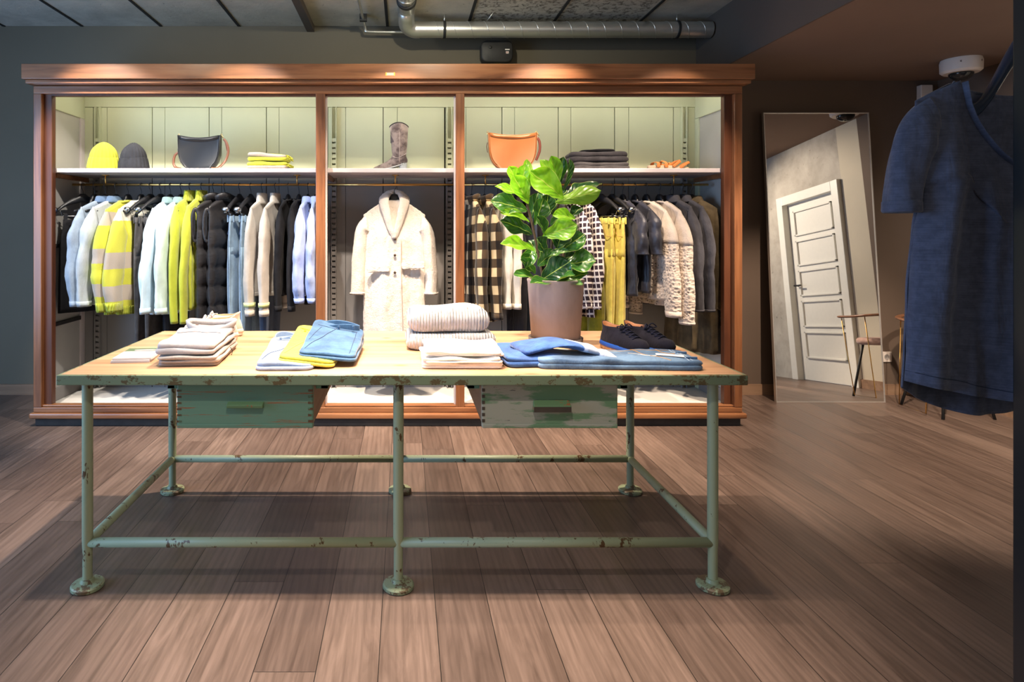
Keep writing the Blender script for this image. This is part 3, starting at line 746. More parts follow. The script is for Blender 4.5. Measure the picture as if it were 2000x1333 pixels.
MB().tube(smooth_path([(.124, -.02, .040), (.130, -.01, .022), (.124, 0, .004)], 4), .0015, 5).build('side_seam', M_gap, g1)
g2 = folded('folded_trousers', 'upper pair of folded pale grey trousers with open waistband on the left stack', 'trousers', 'folded grey trousers stack', (-.862, 2.56), .228, .36, .040, R(1), M_gt, 2, 5, (0, .018), .014, z0=TZ + .044)
wb = []
for k in range(28):
    a = 2*PI*k/28; wb.append([(.015 + .105 * math.cos(a) * q_, .14 + .042 * math.sin(a) * q_ + dz_ * .3, .058 + dz_ + .012 * math.sin(a) + .010 * math.cos(2*a)) for q_, dz_ in ((1.0, 0), (1.06, .020), (.98, .024), (.90, .004))])
m = MB(); m.loft([[wb[j][i] for j in range(28)] for i in range(4)], False, False, False); m.build('waistband', M_gt, g2, solid=.003)
q = MB(); drape(q, g2.children[0], [(-.095, .03), (-.02, .045), (.06, .02), (.095, .0)], .002); q.build('pocket_seam', plain('grey_seam_shadow', (.16, .15, .16), .9), g2)

# shoes built from stacked contours. local +y = toe, sits on z=0
def shoe(name, label, group, loc, rz, M_up, M_sole, M_mid, M_lin, M_lace, L_=.28, sc=1.0, rugged=False, pointed=.0, tongue=.012):
    t = thing(name, label, 'shoe', loc, rz, group); n = 40
    def foot(L0, L1, w, z, off=0, pinch=.0):
        # outline from heel y=L0 to toe y=L1, half-width w
        ring = []
        for k in range(n):
            a = 2*PI*k/n; cy = math.sin(a); cx = math.cos(a); y = (L0 + L1) / 2 + (L1 - L0) / 2 * (abs(cy) ** .85) * (1 if cy > 0 else -1)
            f = (y - L0) / max(1e-4, L1 - L0)
            ww = w * (.80 + .34 * math.sin(PI * min(1, max(0, f)) ** 1.25) - pinch * math.sin(PI * f))
            ring.append((ww * (abs(cx) ** .8) * (1 if cx > 0 else -1) + off * f, y, z + (.010 * max(0, f - .78) / .22 if z < .06 else 0)))
        return ring
    m = MB(); m.loft([foot(-.14, .140, .043, .0), foot(-.145, .145, .046, .004), foot(-.145, .146, .046, .016), foot(-.142, .142, .044, .018)]); so = m.build('outsole', M_sole, t, auto=50)
    m = MB(); m.loft([foot(-.148, .138, .047, .016), foot(-.150, .134, .048, .022), foot(-.146, .125, .046, .034), foot(-.143, .12, .044, .036)]); m.build('midsole', M_mid, t)
    m = MB(); r = []
    for L0, L1, w, z in ((-.142, .134, .043, .020), (-.145, .138, .0455, .032), (-.143, .132, .0450, .045), (-.140, .120, .043, .057), (-.137, .098, .0400, .067), (-.134, .070, .0370, .076), (-.131, .042, .0340, .084), (-.131, .010, .0325, .092), (-.134, -.005, .0325, .100), (-.132, -.012, .0300, .1015), (-.124, -.020, .0270, .095), (-.120, -.015, .0260, .07), (-.118, -.01, .025, .05)):
        ring = foot(L0, L1, w, z); 
        if z > .085: ring = [(x, y, zz + (.016 if y < -.10 else 0) * ((-.10 - y) / .035 if y < -.10 else 0) + .004) for x, y, zz in ring]
        r.append(ring)
    m.loft(r); m.build('upper', M_up, t)
    m = MB(); m.loft([foot(-.1335, -.006, .0300, .1035), foot(-.120, -.018, .0265, .097), foot(-.1195, -.014, .0262, .06)], False, True)
    m = MB(); rr = []
    for L0, L1, w, z in ((-.1318, -.0125, .0296, .1050), (-.122, -.021, .0262, .0990), (-.1185, -.0165, .0254, .06)):
        ring = foot(L0, L1, w, z); rr.append([(x, y, zz + (.016 * (-.10 - y) / .035 if y < -.10 and z > .08 else 0)) for x, y, zz in ring])
    m.loft(rr, False, True); m.build('lining', M_lin, t)
    m = MB(); m.tube(smooth_path([(0, .075, .068), (0, .045, .083), (0, .015, .094), (0, -.006, .096 + tongue)], 5), [.019] * 16, 10, flat=(1, .22)); m.build('tongue', M_up, t)
    la = MB()
    for k in range(5):
        y = .078 - k * .019; z = .0745 + k * .0080
        la.tube(smooth_path([(-.024, y - .004, z - .006), (0, y, z + .0045), (.024, y - .004, z - .006)], 4), .0032, 6)
        la.tube([(-.024, y - .004, z - .006), (0, y - .008, z + .005), (.024, y - .022, z + .002)], .0026, 5)
    for s_ in (-1, 1): la.tube(smooth_path([(0, -.003, .110), (s_ * .018, .004, .122), (s_ * .035, .012, .108), (s_ * .018, .012, .106), (0, 0, .111)], 5), .0026, 5)
    la.build('laces', M_lace, t)
    if rugged:
        g = MB()
        for k in range(9):
            for s_ in (-1, 1):
                y = -.128 + k * .031; f = (y + .145) / .29; ww = .046 * (.80 + .34 * math.sin(PI * f ** 1.25)); cyy = abs(2 * f - 1) ** 1.176; ww *= max(.2, (1 - cyy * cyy)) ** .4; g.box(s_ * ww - .004, s_ * ww + .003, y, y + .014, 0, .015)
        g.build('sole_tread', M_sole, t, False, bevel=.003)
    for o in t.children: o.scale = (sc, sc, sc)
    return t
M_nsu = fabric('navy_suede', (.014, .013, .022), .3, freq=300, sheen=.35); M_gum = plain('gum_rubber', (.50, .24, .09), .5); M_blm = plain('bright_blue_foam', (.015, .09, .42), .5); M_tan = plain('tan_leather_lining', (.36, .15, .06), .6); M_nl = fabric('navy_lace', (.012, .013, .03), .1)
s1 = shoe('sneaker', 'left one of the pair of navy suede sneakers beside the plant pot', 'navy sneakers', (XA(1223, 2.66) - .008, 2.66, TZ + .001), R(180 + 22), M_nsu, M_gum, M_blm, M_tan, M_nl, rugged=True)
copy_thing(s1, (XA(1262, 2.67) + .012, 2.675, TZ + .001), R(180 + 26), 'right one of the pair of navy suede sneakers, nearer the table edge')
M_psu = fabric('blush_suede', (.72, .55, .46), .12, freq=300, rough=.8); M_pso = plain('cream_rubber', (.78, .70, .60), .5); M_ptan = plain('peach_lining', (.60, .26, .12), .6); M_pl = fabric('cream_lace', (.80, .70, .62), .08)
s2 = shoe('sneaker', 'blush white sneaker behind grey trousers, the one nearer the stack edge', 'blush sneakers', (-.945, 2.93, TZ + .001), R(108), M_psu, M_pso, M_psu, M_ptan, M_pl, rugged=True)
copy_thing(s2, (-.955, 3.06, TZ + .001), R(101), 'second blush white sneaker, standing furthest back on the table')

# fanned jeans
DEN_L = fabric('pale_blue_denim', (.23, .30, .43), .22, 'denim', rough=.85); DEN_M = fabric('mid_blue_denim', (.046, .115, .225), .35, 'denim', rough=.85, col2=(.016, .050, .118))
DEN_Y = fabric('yellow_denim', (.52, .49, .06), .12, 'weave', rough=.85); DEN_B = fabric('vivid_blue_denim', (.040, .115, .33), .25, 'denim', rough=.85, col2=(.014, .045, .17)); DEN_W = fabric('washed_blue_denim', (.095, .175, .29), .6, 'denim', rough=.85, col2=(.010, .034, .095), scale=7)
M_st = plain('pale_stitching', (.42, .50, .58), .8); M_sty = plain('yellow_stitching', (.55, .50, .08), .8); M_sto = plain('ochre_stitching', (.45, .24, .08), .8); M_std = plain('dark_seam', (.02, .04, .10), .8)
def fan_jeans(label, c, w, d, rz, z0, mat, ms, lift=(0, 0), back=.05, seed=0, under=False):
    wc, wr_, xr = (-w * .17, w * .27, .02) if under else (0, w * .41, .40)
    t = thing('folded_jeans', label, 'jeans', (c[0], c[1], z0), rz, 'fanned folded jeans')
    fl = lambda x, y: back * max(0, (y / d + .5)) ** 1.4
    hz = lambda x, y: lift[0] * (-x / w + .5) * tf(x, y)
    tf = lambda x, y: 1 + 1.6 * max(0, y / d + .35)
    q = MB()
    q.pad(rrect(w, d, .035, 4), 0, .013, None, .002, 9, seed, hz, thickf=tf, T=9)
    q.pad(rrect(w * .98, d * .97, .035, 4, 0, .004), .012, .014, None, .010, 8, seed + 3, lambda x, y: hz(x, y) + .013 * (tf(x, y) - 1), thickf=tf, T=9)
    cl = q.build('folded_cloth', mat, t, sub=1)
    top = lambda x, y: hz(x, y) + .0262 * tf(x, y) + .003
    # open waist at the back
    n = 36; rings = []
    for rr_, dz in ((1, -.018), (1.02, .006), (1.0, .010), (.94, .006), (.92, -.014)):
        rings.append([(wc + wr_ * rr_ * math.cos(2*PI*k/n), d * .41 + .022 * rr_ * math.sin(2*PI*k/n), top(0, d * .40) + dz + .008 * math.cos(2*PI*k/n * 2 + seed) + .006 * math.sin(2*PI*k/n)) for k in range(n)])
    MB().loft(rings, False, False).build('waistband', mat, t)
    # fly curve, side seam, waist stitching, belt loops
    q = MB()
    drape(q, cl, [(-w*.02, d*.34), (-w*.10, d*.2), (-w*.18, 0), (-w*.34, -d*.18), (-w*.42, -d*.34)], .0018)
    if not under: drape(q, cl, [(w*.36, d*.34), (w*.37, 0), (w*.365, -d*.40)], .0014); drape(q, cl, [(-w*.30, d*.28), (-w*.36, d*.1), (-w*.42, -d*.1)], .0014)
    q.build('seam_stitching', ms, t)
    q = MB(); drape(q, cl, [(-w*.38, d*.325), (-w*.2, d*.318), (-w*.02, d*.318), (w*min(xr, .38), d*.325)], .0015); q.build('waist_stitching', ms, t)
    for k in ((-.3, -.1) if under else (-.28, .02, .3)):
        bx(w*k - .005, w*k + .005, d*.40 - .036, d*.40 - .026, top(0, d*.4) - .012, top(0, d*.4) + .006).build('belt_loop', mat, t, False, bevel=.002)
    return t
fan_jeans('pale blue folded jeans at the bottom of the fan of three', (-.462, 2.515), .222, .42, R(2), TZ + .001, DEN_L, M_std, (0, 0), .05, 2, True)
fan_jeans('bright yellow folded jeans in the middle of the fan of three', (-.372, 2.545), .222, .42, R(-2), TZ + .004, DEN_Y, M_sty, (.020, 0), .05, 5, True)
fan_jeans('mid blue folded jeans lying on top of the yellow pair', (-.297, 2.575), .228, .42, R(-1), TZ + .018, DEN_M, M_std, (.020, 0), .05, 9)

# ribbed sweaters and white tops
M_rib = fabric('pale_grey_rib_knit', (.66, .64, .655), .05, 'rib', freq=480, bmp=.9, dist=.008, rough=.95, sheen=.5)
M_wht = fabric('white_jersey', (.86, .81, .76), .04, freq=300, bmp=.1)
def rib_sweater(label, c, w, d, h, z0, seed, rz=0):
    t = thing('folded_sweater', label, 'sweater', (c[0], c[1], z0), rz, 'folded ribbed sweaters'); q = MB()
    q.pad(rrect(w, d, .05, 5), 0, h, None, .016, 6, seed, T=10, K=7)
    q.build('folded_cloth', M_rib, t, sub=1); return t
rib_sweater('lower pale grey ribbed sweater of the two stacked behind the white tops', (.205, 2.83), .40, .30, .075, TZ + .001, 3)
rib_sweater('upper pale grey ribbed sweater lying on the other ribbed sweater', (.195, 2.83), .365, .28, .100, TZ + .077, 8)
for k, (lbl, dx) in enumerate((('bottom folded white top of the stack of three', .006), ('middle folded white top of the stack of three', -.002), ('topmost folded white top of the stack in front of the ribbed sweaters', 0))):
    folded('folded_tee', lbl, 'top', 'folded white tops', (.222 + dx, 2.46), .305 - .004 * k, .245, .019, R(-1 + k), M_wht, 2, 21 + k, (0, .012 if k == 2 else .004), .006 + .004 * k, corner=.015, z0=TZ + .0225 * k, ns=11)

def lerp_(a, b, t): return a + (b - a) * t
# long blue jeans, folded lengthways
def long_jeans(label, mat, c, w, d, h, rz, z0, seed, amp=.006):
    t = thing('folded_jeans', label, 'jeans', (c[0], c[1], z0), rz, 'long folded jeans'); q = MB()
    q.pad(rrect(w, d, .03, 4), 0, h * .5, None, .003, 9, seed, T=9); q.pad(rrect(w, d * .97, .03, 4, 0, .003), h * .46, h * .54, None, amp, 10, seed + 2, T=10)
    q.build('folded_cloth', mat, t, sub=1); return t
lj = long_jeans('washed blue jeans laid lengthways with a paper tag, right front of table', DEN_W, (.825, 2.435), .62, .235, .036, R(-3), TZ + .001, 31, .012)
ljc = lj.children[0]; q = MB(); drape(q, ljc, [(.10, .10), (.13, .02), (.17, -.06), (.19, -.10)], .0018); drape(q, ljc, [(.20, .10), (.22, .05), (.245, .01)], .0018); drape(q, ljc, [(-.28, .085), (0, .088), (.25, .09)], .0014); q.build('seam_stitching', M_sto, lj)
q = MB(); drape(q, ljc, [(.255, .10), (.262, 0), (.258, -.10)], .0016); drape(q, ljc, [(.268, .10), (.275, 0), (.271, -.10)], .0012); q.build('waist_stitching', M_st, lj)
for y in (-.07, .03): bx(.258, .300, y, y + .010, .034, .043).build('belt_loop', DEN_W, lj, False, bevel=.002)
m = MB(); m.add([(.165, -.005, .042), (.262, -.035, .041), (.252, -.065, .040), (.158, -.030, .041), (.165, -.005, .0435), (.262, -.035, .0425), (.252, -.065, .0415), (.158, -.030, .0425)], [(0,3,2,1),(4,5,6,7),(0,1,5,4),(1,2,6,5),(2,3,7,6),(3,0,4,7)]); m.build('paper_tag', M_pap, lj, False)
q = MB(); drape(q, ljc, [(.170, -.012), (.13, -.005), (.10, .015), (.06, .0)], .0013); q.build('tag_string', M_pap, lj)
cj = long_jeans('vivid blue jeans with turned up pale cuffs on top of the washed pair', DEN_B, (.48, 2.51), .24, .30, .040, R(6), TZ + .002, 44, .012)
cj.location.x = .500
# leg folded back across the pile with a pale cuff
m = MB(); seq = []
for i in range(15):
    f = i / 14; cx = -.05 + .27 * f; cy = -.02 - .035 * f; cz = .040 + .030 * math.sin(PI * f * .9) + .004; wid = .105 - .025 * f; th = .015
    ring = []
    for k in range(16):
        a = 2*PI*k/16; ring.append((cx - .35 * wid * math.cos(a) * .3, cy + wid * math.cos(a), cz + th * math.sin(a) + .003 * math.sin(9 * f + k)))
    seq.append(ring)
m.loft(seq); m.build('trouser_leg', DEN_B, cj, sub=1)
M_cuff = fabric('pale_denim_cuff', (.36, .42, .56), .15, 'denim')
for nm_, f0, f1, dx_, dy_, dz_, sc_ in (('cuff', .86, 1.10, 0, 0, 0, 1.12), ('cuff', .90, 1.16, .045, -.030, -.020, 1.0)):
    seq = []
    for i in range(6):
        f = lerp_(f0, f1, i / 5); cx = -.05 + .27 * f + dx_; cy = -.02 - .035 * f + dy_; cz = .040 + .030 * math.sin(PI * min(f, 1.02) * .9) + .004 + dz_ - .02 * max(0, f - 1); wid = (.105 - .025 * f) * sc_ + .004; th = .018 if i < 5 else .010
        seq.append([(cx - .105 * wid * math.cos(2*PI*k/16), cy + wid * math.cos(2*PI*k/16), cz + th * math.sin(2*PI*k/16) + .003 * math.sin(9 * f + k)) for k in range(16)])
    MB().loft(seq).build(nm_, M_cuff, cj)

# ================================================================== fiddle leaf plant
PYc = 2.90; kx = PYc / F
pot = thing('plant_pot', 'tall round greyish pink clay pot on the table holding the fiddle leaf plant', 'plant pot', (XA(1085, PYc), PYc, TZ))
m_, nt, b = nmat('greyed_clay', .8, .2); v = coords(nt, (1, 1, .6)); n1 = noi(nt, v, 5, 6, .6, .6)
L(nt, ramp(nt, n1, [(.3, (.28, .225, .21)), (.6, (.36, .30, .285)), (.75, (.50, .45, .43))]), b.inputs['Base Color']); bump(nt, b, noi(nt, v, 60), .15, .003); M_clay = m_
MB().lathe([(.105, .008), (.112, .014), (.130, .285), (.1325, .292), (.1325, .298), (.127, .300), (.122, .296), (.118, .25)], n=56).build('pot_body', M_clay, pot, auto=60)
MB().lathe([(.115, 0), (.1235, .003), (.127, .026), (.1235, .027), (.120, .009), (.112, .0075)], n=56).build('saucer', plain('grey_clay_saucer', (.16, .125, .11), .7), pot)
M_soil = plain('potting_soil', (.03, .02, .014), .95, bmp=1, var=.5, scale=80)
MB().lathe([(.1195, .268), (.06, .275), (.001, .277)], n=40).build('soil', M_soil, pot)
fig = thing('fiddle_leaf_fig', 'leafy green fiddle leaf fig growing in the clay pot on the table', 'plant', (XA(1085, PYc), PYc, TZ + .27))
def leaf_mat(name, up, up2, dn, trans):
    m, nt, b = nmat(name, .3, .5)
    uvn = nd(nt, 'ShaderNodeUVMap'); s = xyz(nt, uvn.outputs[0])
    au = math_(nt, 'ABSOLUTE', math_(nt, 'SUBTRACT', s[0], .5))
    mid = math_(nt, 'LESS_THAN', au, .018)
    ph = math_(nt, 'SUBTRACT', math_(nt, 'MULTIPLY', s[1], 5.0), math_(nt, 'MULTIPLY', au, 4.5))
    sv = math_(nt, 'ABSOLUTE', math_(nt, 'SUBTRACT', math_(nt, 'FRACT', ph), .5))
    side = math_(nt, 'LESS_THAN', sv, .022); edge = math_(nt, 'GREATER_THAN', au, .475)
    vein = math_(nt, 'MAXIMUM', math_(nt, 'MAXIMUM', mid, math_(nt, 'MULTIPLY', side, .28)), math_(nt, 'MULTIPLY', edge, .8))
    n1 = noi(nt, uvn.outputs[0], 4, 3)
    top = ramp(nt, n1, [(.3, up), (.7, up2)])
    g = nd(nt, 'ShaderNodeNewGeometry')
    base = mixc(nt, g.outputs['Backfacing'], top, dn)
    base = mixc(nt, vein, base, (.42, .55, .12))
    L(nt, base, b.inputs['Base Color']); bump(nt, b, vein, .4, .004)
    bump(nt, b, sv, .35, .008)
    tr = nd(nt, 'ShaderNodeBsdfTranslucent'); L(nt, mixc(nt, 1, base, (1.3, 1.5, .5), 'MULTIPLY'), tr.inputs[0])
    mx = nd(nt, 'ShaderNodeMixShader'); mx.inputs[0].default_value = trans
    out = nt.nodes['Material Output']; L(nt, b.outputs[0], mx.inputs[1]); L(nt, tr.outputs[0], mx.inputs[2]); L(nt, mx.outputs[0], out.inputs[0])
    return m
LM_y = leaf_mat('young_leaf', (.16, .42, .02), (.26, .52, .035), (.26, .48, .05), .35)
LM_m = leaf_mat('mature_leaf', (.022, .105, .018), (.05, .17, .022), (.20, .30, .06), .15)
LM_d = leaf_mat('dark_leaf', (.010, .055, .018), (.022, .095, .022), (.12, .19, .045), .08)
O0 = fig.location
def leaf(b0, tip, wpx, nrm, mat, cup=.35, droop=.15, wave=.3, seed=0):
    """b0, tip: (px, py, dy); wpx full width in px; nrm: facing hint"""
    def W(q): Y = PYc + q[2]; return P(q[0], q[1], Y) - O0
    A, B = W(b0), W(tip); T = B - A; Ln = T.length; T.normalize()
    Nn = Vector(nrm); Nn = (Nn - T * Nn.dot(T)); Nn.normalize(); Sd = T.cross(Nn).normalized()
    NU, NV = 12, 18; Wd = wpx * kx / 2; rnd = random.Random(seed); p1, p2 = rnd.uniform(0, 6), rnd.uniform(0, 6)
    m = MB(); m.uv = []
    for j in range(NV + 1):
        t = j / NV
        wv = (math.sin(PI * min(1, t ** 1.25 * .97 + .015)) ** .62) * (.60 + .55 * t) * (1 - .18 * math.exp(-((t - .38) / .12) ** 2))
        if j == 0: wv = .05
        wv = min(wv, 1.05)
        for i in range(NU + 1):
            u = i / NU * 2 - 1
            s_ = u * wv * Wd
            lift = cup * Wd * (abs(u) ** 1.5) * wv - droop * Ln * (t ** 2) + droop * Ln * t * .6
            lift += wave * Wd * .32 * abs(u) ** 2 * math.sin(t * 11 + p1 + (2 if u > 0 else 0)) * min(1, t * 3) + .05 * Wd * math.sin(t * 20 + p2) * (1 - abs(u))
            tt = t + .07 * (1 - abs(u)) * (1 if t > .9 else 0) * (t - .9) * 10 * .5
            m.v.append(tuple(A + T * (Ln * tt) + Sd * s_ + Nn * lift)); m.uv.append((i / NU, t))
    for j in range(NV):
        for i in range(NU):
            a = j * (NU + 1) + i; m.f.append((a, a + 1, a + NU + 2, a + NU + 1))
    m.build('leaf', mat, fig)
y_, m1, d1 = LM_y, LM_m, LM_d
UP = (0, -.35, 1); FR = (0, -1, .25)
LV = [
 ((1018,372,.0),(1026,322,-.02),30,(-.3,-1,.1),y_,.5,.1), ((1014,368,.02),(996,326,.0),34,(.3,-1,.2),y_,.4,.15),
 ((1024,372,.03),(1030,312,.06),24,(.2,-1,.1),y_,.6,.1), ((1026,374,-.02),(1038,334,-.04),20,(.6,-1,.1),y_,.8,.1),
 ((1032,398,-.02),(1004,344,-.06),42,(.15,-1,.1),y_,.35,.12), ((1026,388,-.02),(970,362,-.04),26,(0,-.8,.8),y_,.4,.15),
 ((1030,412,-.02),(963,391,-.06),46,(0,-1,.35),m1,.3,.2), ((1100,388,-.03),(1040,336,-.08),60,(.1,-1,.25),y_,.35,.2),
 ((1090,362,.0),(1078,306,-.02),30,(.2,-1,.1),y_,.7,.1), ((1092,364,.02),(1100,308,-.0),26,(-.4,-1,.1),m1,.8,.1),
 ((1086,352,.0),(1056,312,.02),24,(.3,-1,.3),y_,.3,.1), ((1100,372,.0),(1116,312,-.02),22,(.8,-1,.1),m1,.6,.2),
 ((1100,392,.0),(1170,352,.10),52,(-.3,-.5,1),d1,.3,.25), ((1084,396,-.02),(1172,372,-.06),40,(.2,1,-.1),y_,.5,-.2),
 ((1124,428,-.05),(1083,418,-.09),30,(0,-.9,.6),y_,.6,.2), ((1110,430,-.02),(1135,404,.02),26,(-.5,-1,.4),d1,.5,.1),
 ((1036,432,.02),(1050,378,.04),32,(-.4,-1,.2),d1,.5,.1), ((1060,430,.03),(1072,380,.03),38,(.3,-1,.2),d1,.3,.1),
 ((1034,434,-.03),(982,412,-.08),28,(0,-.8,.8),y_,.6,.25), ((1040,458,.0),(982,430,-.04),44,(0,-1,.5),d1,.3,.2),
 ((1060,462,-.06),(1124,440,-.12),46,(0,-1,.15),y_,.4,.15), ((1066,462,-.05),(1050,424,-.10),30,(.7,-1,.2),m1,.6,.1),
 ((1044,440,-.04),(1062,388,-.02),36,(.2,-1,.1),m1,.4,.15), ((1075,440,-.02),(1104,414,-.02),30,(-.2,-1,.5),m1,.3,.2),
 ((1044,490,-.04),(984,472,-.10),34,(0,-.9,.7),y_,.6,.3), ((1042,482,.0),(1028,520,-.08),32,(-.3,-1,.5),m1,.5,.2),
 ((1092,494,-.02),(1140,458,-.06),46,(-.3,-1,.35),m1,.4,.15), ((1088,486,-.03),(1098,452,-.05),44,(0,-1,.4),d1,.3,.1),
 ((1094,520,-.02),(1160,508,-.10),58,(0,-.9,.7),m1,.3,.25), ((1064,494,-.04),(1050,466,-.10),34,(.3,-1,.3),d1,.5,.1),
 ((1062,506,-.05),(1108,488,-.10),24,(0,-.7,1),m1,.4,.25), ((1056,548,-.06),(1112,512,-.10),58,(0,-1,.25),d1,.2,.1),
 ((1052,548,-.04),(1008,532,-.12),30,(0,-.7,.9),m1,.4,.25), ((1046,535,-.02),(1020,508,-.08),28,(.4,-1,.4),m1,.5,.15),
 ((1070,556,-.05),(1118,534,-.15),34,(0,-.6,.9),m1,.4,.2), ((1090,556,-.04),(1040,548,-.15),30,(0,-.6,.9),m1,.4,.2),
 ((1090,552,-.02),(1146,532,-.10),34,(0,-.8,.7),m1,.4,.2), ((1085,558,-.05),(1136,552,-.13),24,(0,-.6,.9),m1,.4,.2),
 ((1062,512,.05),(1034,470,.10),44,(0,-1,.4),d1,.3,.1), ((1080,470,.05),(1118,430,.12),50,(0,-1,.4),d1,.3,.1),
 ((1080,420,.05),(1062,370,.1),48,(0,-1,.3),d1,.3,.1), ((1085,530,.05),(1130,500,.14),50,(0,-1,.4),d1,.3,.1),
 ((1080,400,.04),(1108,372,.1),44,(-.3,-1,.4),d1,.3,.1), ((1050,520,-.02),(1082,490,-.07),34,(0,-1,.4),m1,.4,.15),
]
for i, (a, b_, w_, n_, mt, cu, drp) in enumerate(LV): leaf(a, b_, w_, n_, mt, cu, drp, .45, i)
M_stem = plain('brown_stem', (.09, .055, .03), .7, var=.3)
for pts in ([(1062,556,0),(1052,500,0),(1042,450,0),(1030,400,0),(1020,362,0)], [(1085,558,.02),(1078,500,.02),(1080,440,.02),(1092,390,.0),(1090,345,0)], [(1108,556,.0),(1100,500,0),(1112,440,.0),(1104,400,0)]):
    MB().tube(smooth_path([P(a, b_, PYc + c) - O0 for a, b_, c in pts], 6), .0055, 8).build('stem', M_stem, fig)
# ================================================================== hanging clothes
M_hang = plain('matt_black_hanger', (.014, .014, .016), .38, var=.2)
M_clip = plain('steel_clip', (.45, .47, .50), .25, 1)
def lerp(a, b, t): return a + (b - a) * t
def sm(t): t = max(0, min(1, t)); return t * t * (3 - 2 * t)

def torso_mesh(hw, zn, zs, zh, D, nw=.07, seed=0, fold=.012, flare=.0, quilt=0, v0=0, v1=1, infl=0, NU=26, NV=30, waist=0, kf=9, skew=0, open_front=None):
    """hollow-looking flattened body: front and back sheets joined at the sides, sloping shoulders"""
    m = MB(); rnd = random.Random(seed); p1, p2, p3 = (rnd.uniform(0, 6) for _ in range(3)); rings = []
    for j in range(NV + 1):
        v = lerp(v0, v1, j / NV); fr, bk = [], []
        for i in range(NU + 1):
            s = -1 + 2 * i / NU; ax = abs(s) * hw
            zt = zn if ax < nw else lerp(zn, zs, ((ax - nw) / (hw - nw)) ** 1.15)
            zz = lerp(zt, zh + skew * s, v)
            x = s * (hw * (1 + flare * v - waist * math.sin(PI * min(1, v * 1.1))) + infl)
            th = D * math.sqrt(max(0, 1 - abs(s) ** 2.6)) * lerp(.35, 1, sm(v * 4)) + infl + .002
            if quilt: th *= .45 + .7 * abs(math.sin(PI * (zz + 1) / quilt)) ** .5
            fo = fold * sm(v * 2.2) * (math.sin(kf * s + p1 + 1.2 * v) + .5 * math.sin(kf * 2.1 * s + p2)) + .6 * fold * noise.noise(Vector((s * 3, v * 5, seed))) + .45 * fold * sm(v * 3) * noise.noise(Vector((s * 9, v * 14, seed + 4)))
            f2 = fold * .5 * sm(v * 2) * math.sin(kf * 1.7 * s + p3)
            fr.append((x, -th + fo + f2 * .4, zz)); bk.append((x, th + fo - f2 * .4, zz))
        rings.append(fr + bk[::-1])
    n = 2 * (NU + 1); m.loft(rings, False, False)
    for base in (0, NV * n):
        for i in range(NU):
            a = base + i; b_ = base + i + 1; c_ = base + n - 1 - i - 1; d_ = base + n - 1 - i
            m.f.append((a, b_, c_, d_) if base else (d_, c_, b_, a))
    return m

def sleeve_mesh(side, path, radii, seed=0, wr=.12, n=24, t0=0, t1=1, infl=0, cap=True, rows=None):
    """path: [(x, y, z)] from the shoulder; radii: [(rx, ry)]"""
    rnd = random.Random(seed * 13 + 5); ph = rnd.uniform(0, 6); e1, e2, e3 = rnd.uniform(-.012, .016), rnd.uniform(-.016, .014), rnd.uniform(-.02, .02)
    if n < 29: path = [path[0]] + [(p[0] + (e1, e2, e2)[min(k, 2)] * .7, p[1] + e3 * (k + 1) / 3, p[2]) for k, p in enumerate(path[1:])]
    sp = smooth_path([(side * p[0], p[1], p[2]) for p in path], 9); K = len(sp); rings = []
    for i, p in enumerate(sp):
        t = i / (K - 1)
        if t < t0 - 1e-6 or t > t1 + 1e-6: continue
        f = t * (len(radii) - 1); k = min(int(f), len(radii) - 2); rx = lerp(radii[k][0], radii[k+1][0], f - k) + infl; ry = lerp(radii[k][1], radii[k+1][1], f - k) + infl
        ring = []
        for j in range(n):
            a = 2*PI*j/n; phi = R(76) * (1 - sm(t / .34)); rs = side * math.cos(a)
            q = 1 + wr * .8 * math.sin(17 * t + 2 * math.cos(a) + ph) * sm(t * 3) + wr * .7 * math.sin(3 * a + 6 * t + ph) + wr * 1.6 * noise.noise(Vector((math.cos(a) * 2.6, math.sin(a) * 2.6, t * 2.2 + seed))) + wr * 1.2 * sm(t * 4) * noise.noise(Vector((math.cos(a) * 1.2, t * 15 + ph, seed)))
            yq = lerp(.5, 1, sm(t / .16)); ra = rx * q
            ring.append((p.x + ra * math.cos(phi) * math.cos(a), p.y + ry * q * yq * math.sin(a), p.z - .004 + rx * (rs - 1) * math.sin(phi)))
        rings.append(ring)
    if cap:
        last = rings[-1]; c = [sum(q[k] for q in last) / n for k in range(3)]
        rings.append([(c[0] + (x - c[0]) * .8, c[1] + (y - c[1]) * .8, z + .012) for x, y, z in last])
    return MB().loft(rings, True, True)

def collar_ring(z0, z1, rx, ry, flare=0, tip=0, n=28, rows=4, th=0, cx=0):
    rings = []
    for j in range(rows + 1):
        t = j / rows; rings.append([((rx * (1 - flare * t)) * math.cos(2*PI*k/n) + cx, (ry * (1 - flare * t)) * math.sin(2*PI*k/n), lerp(z0, z1, t) + tip * math.cos(2*PI*k/n) * 0) for k in range(n)])
    return MB().loft(rings, False, False)

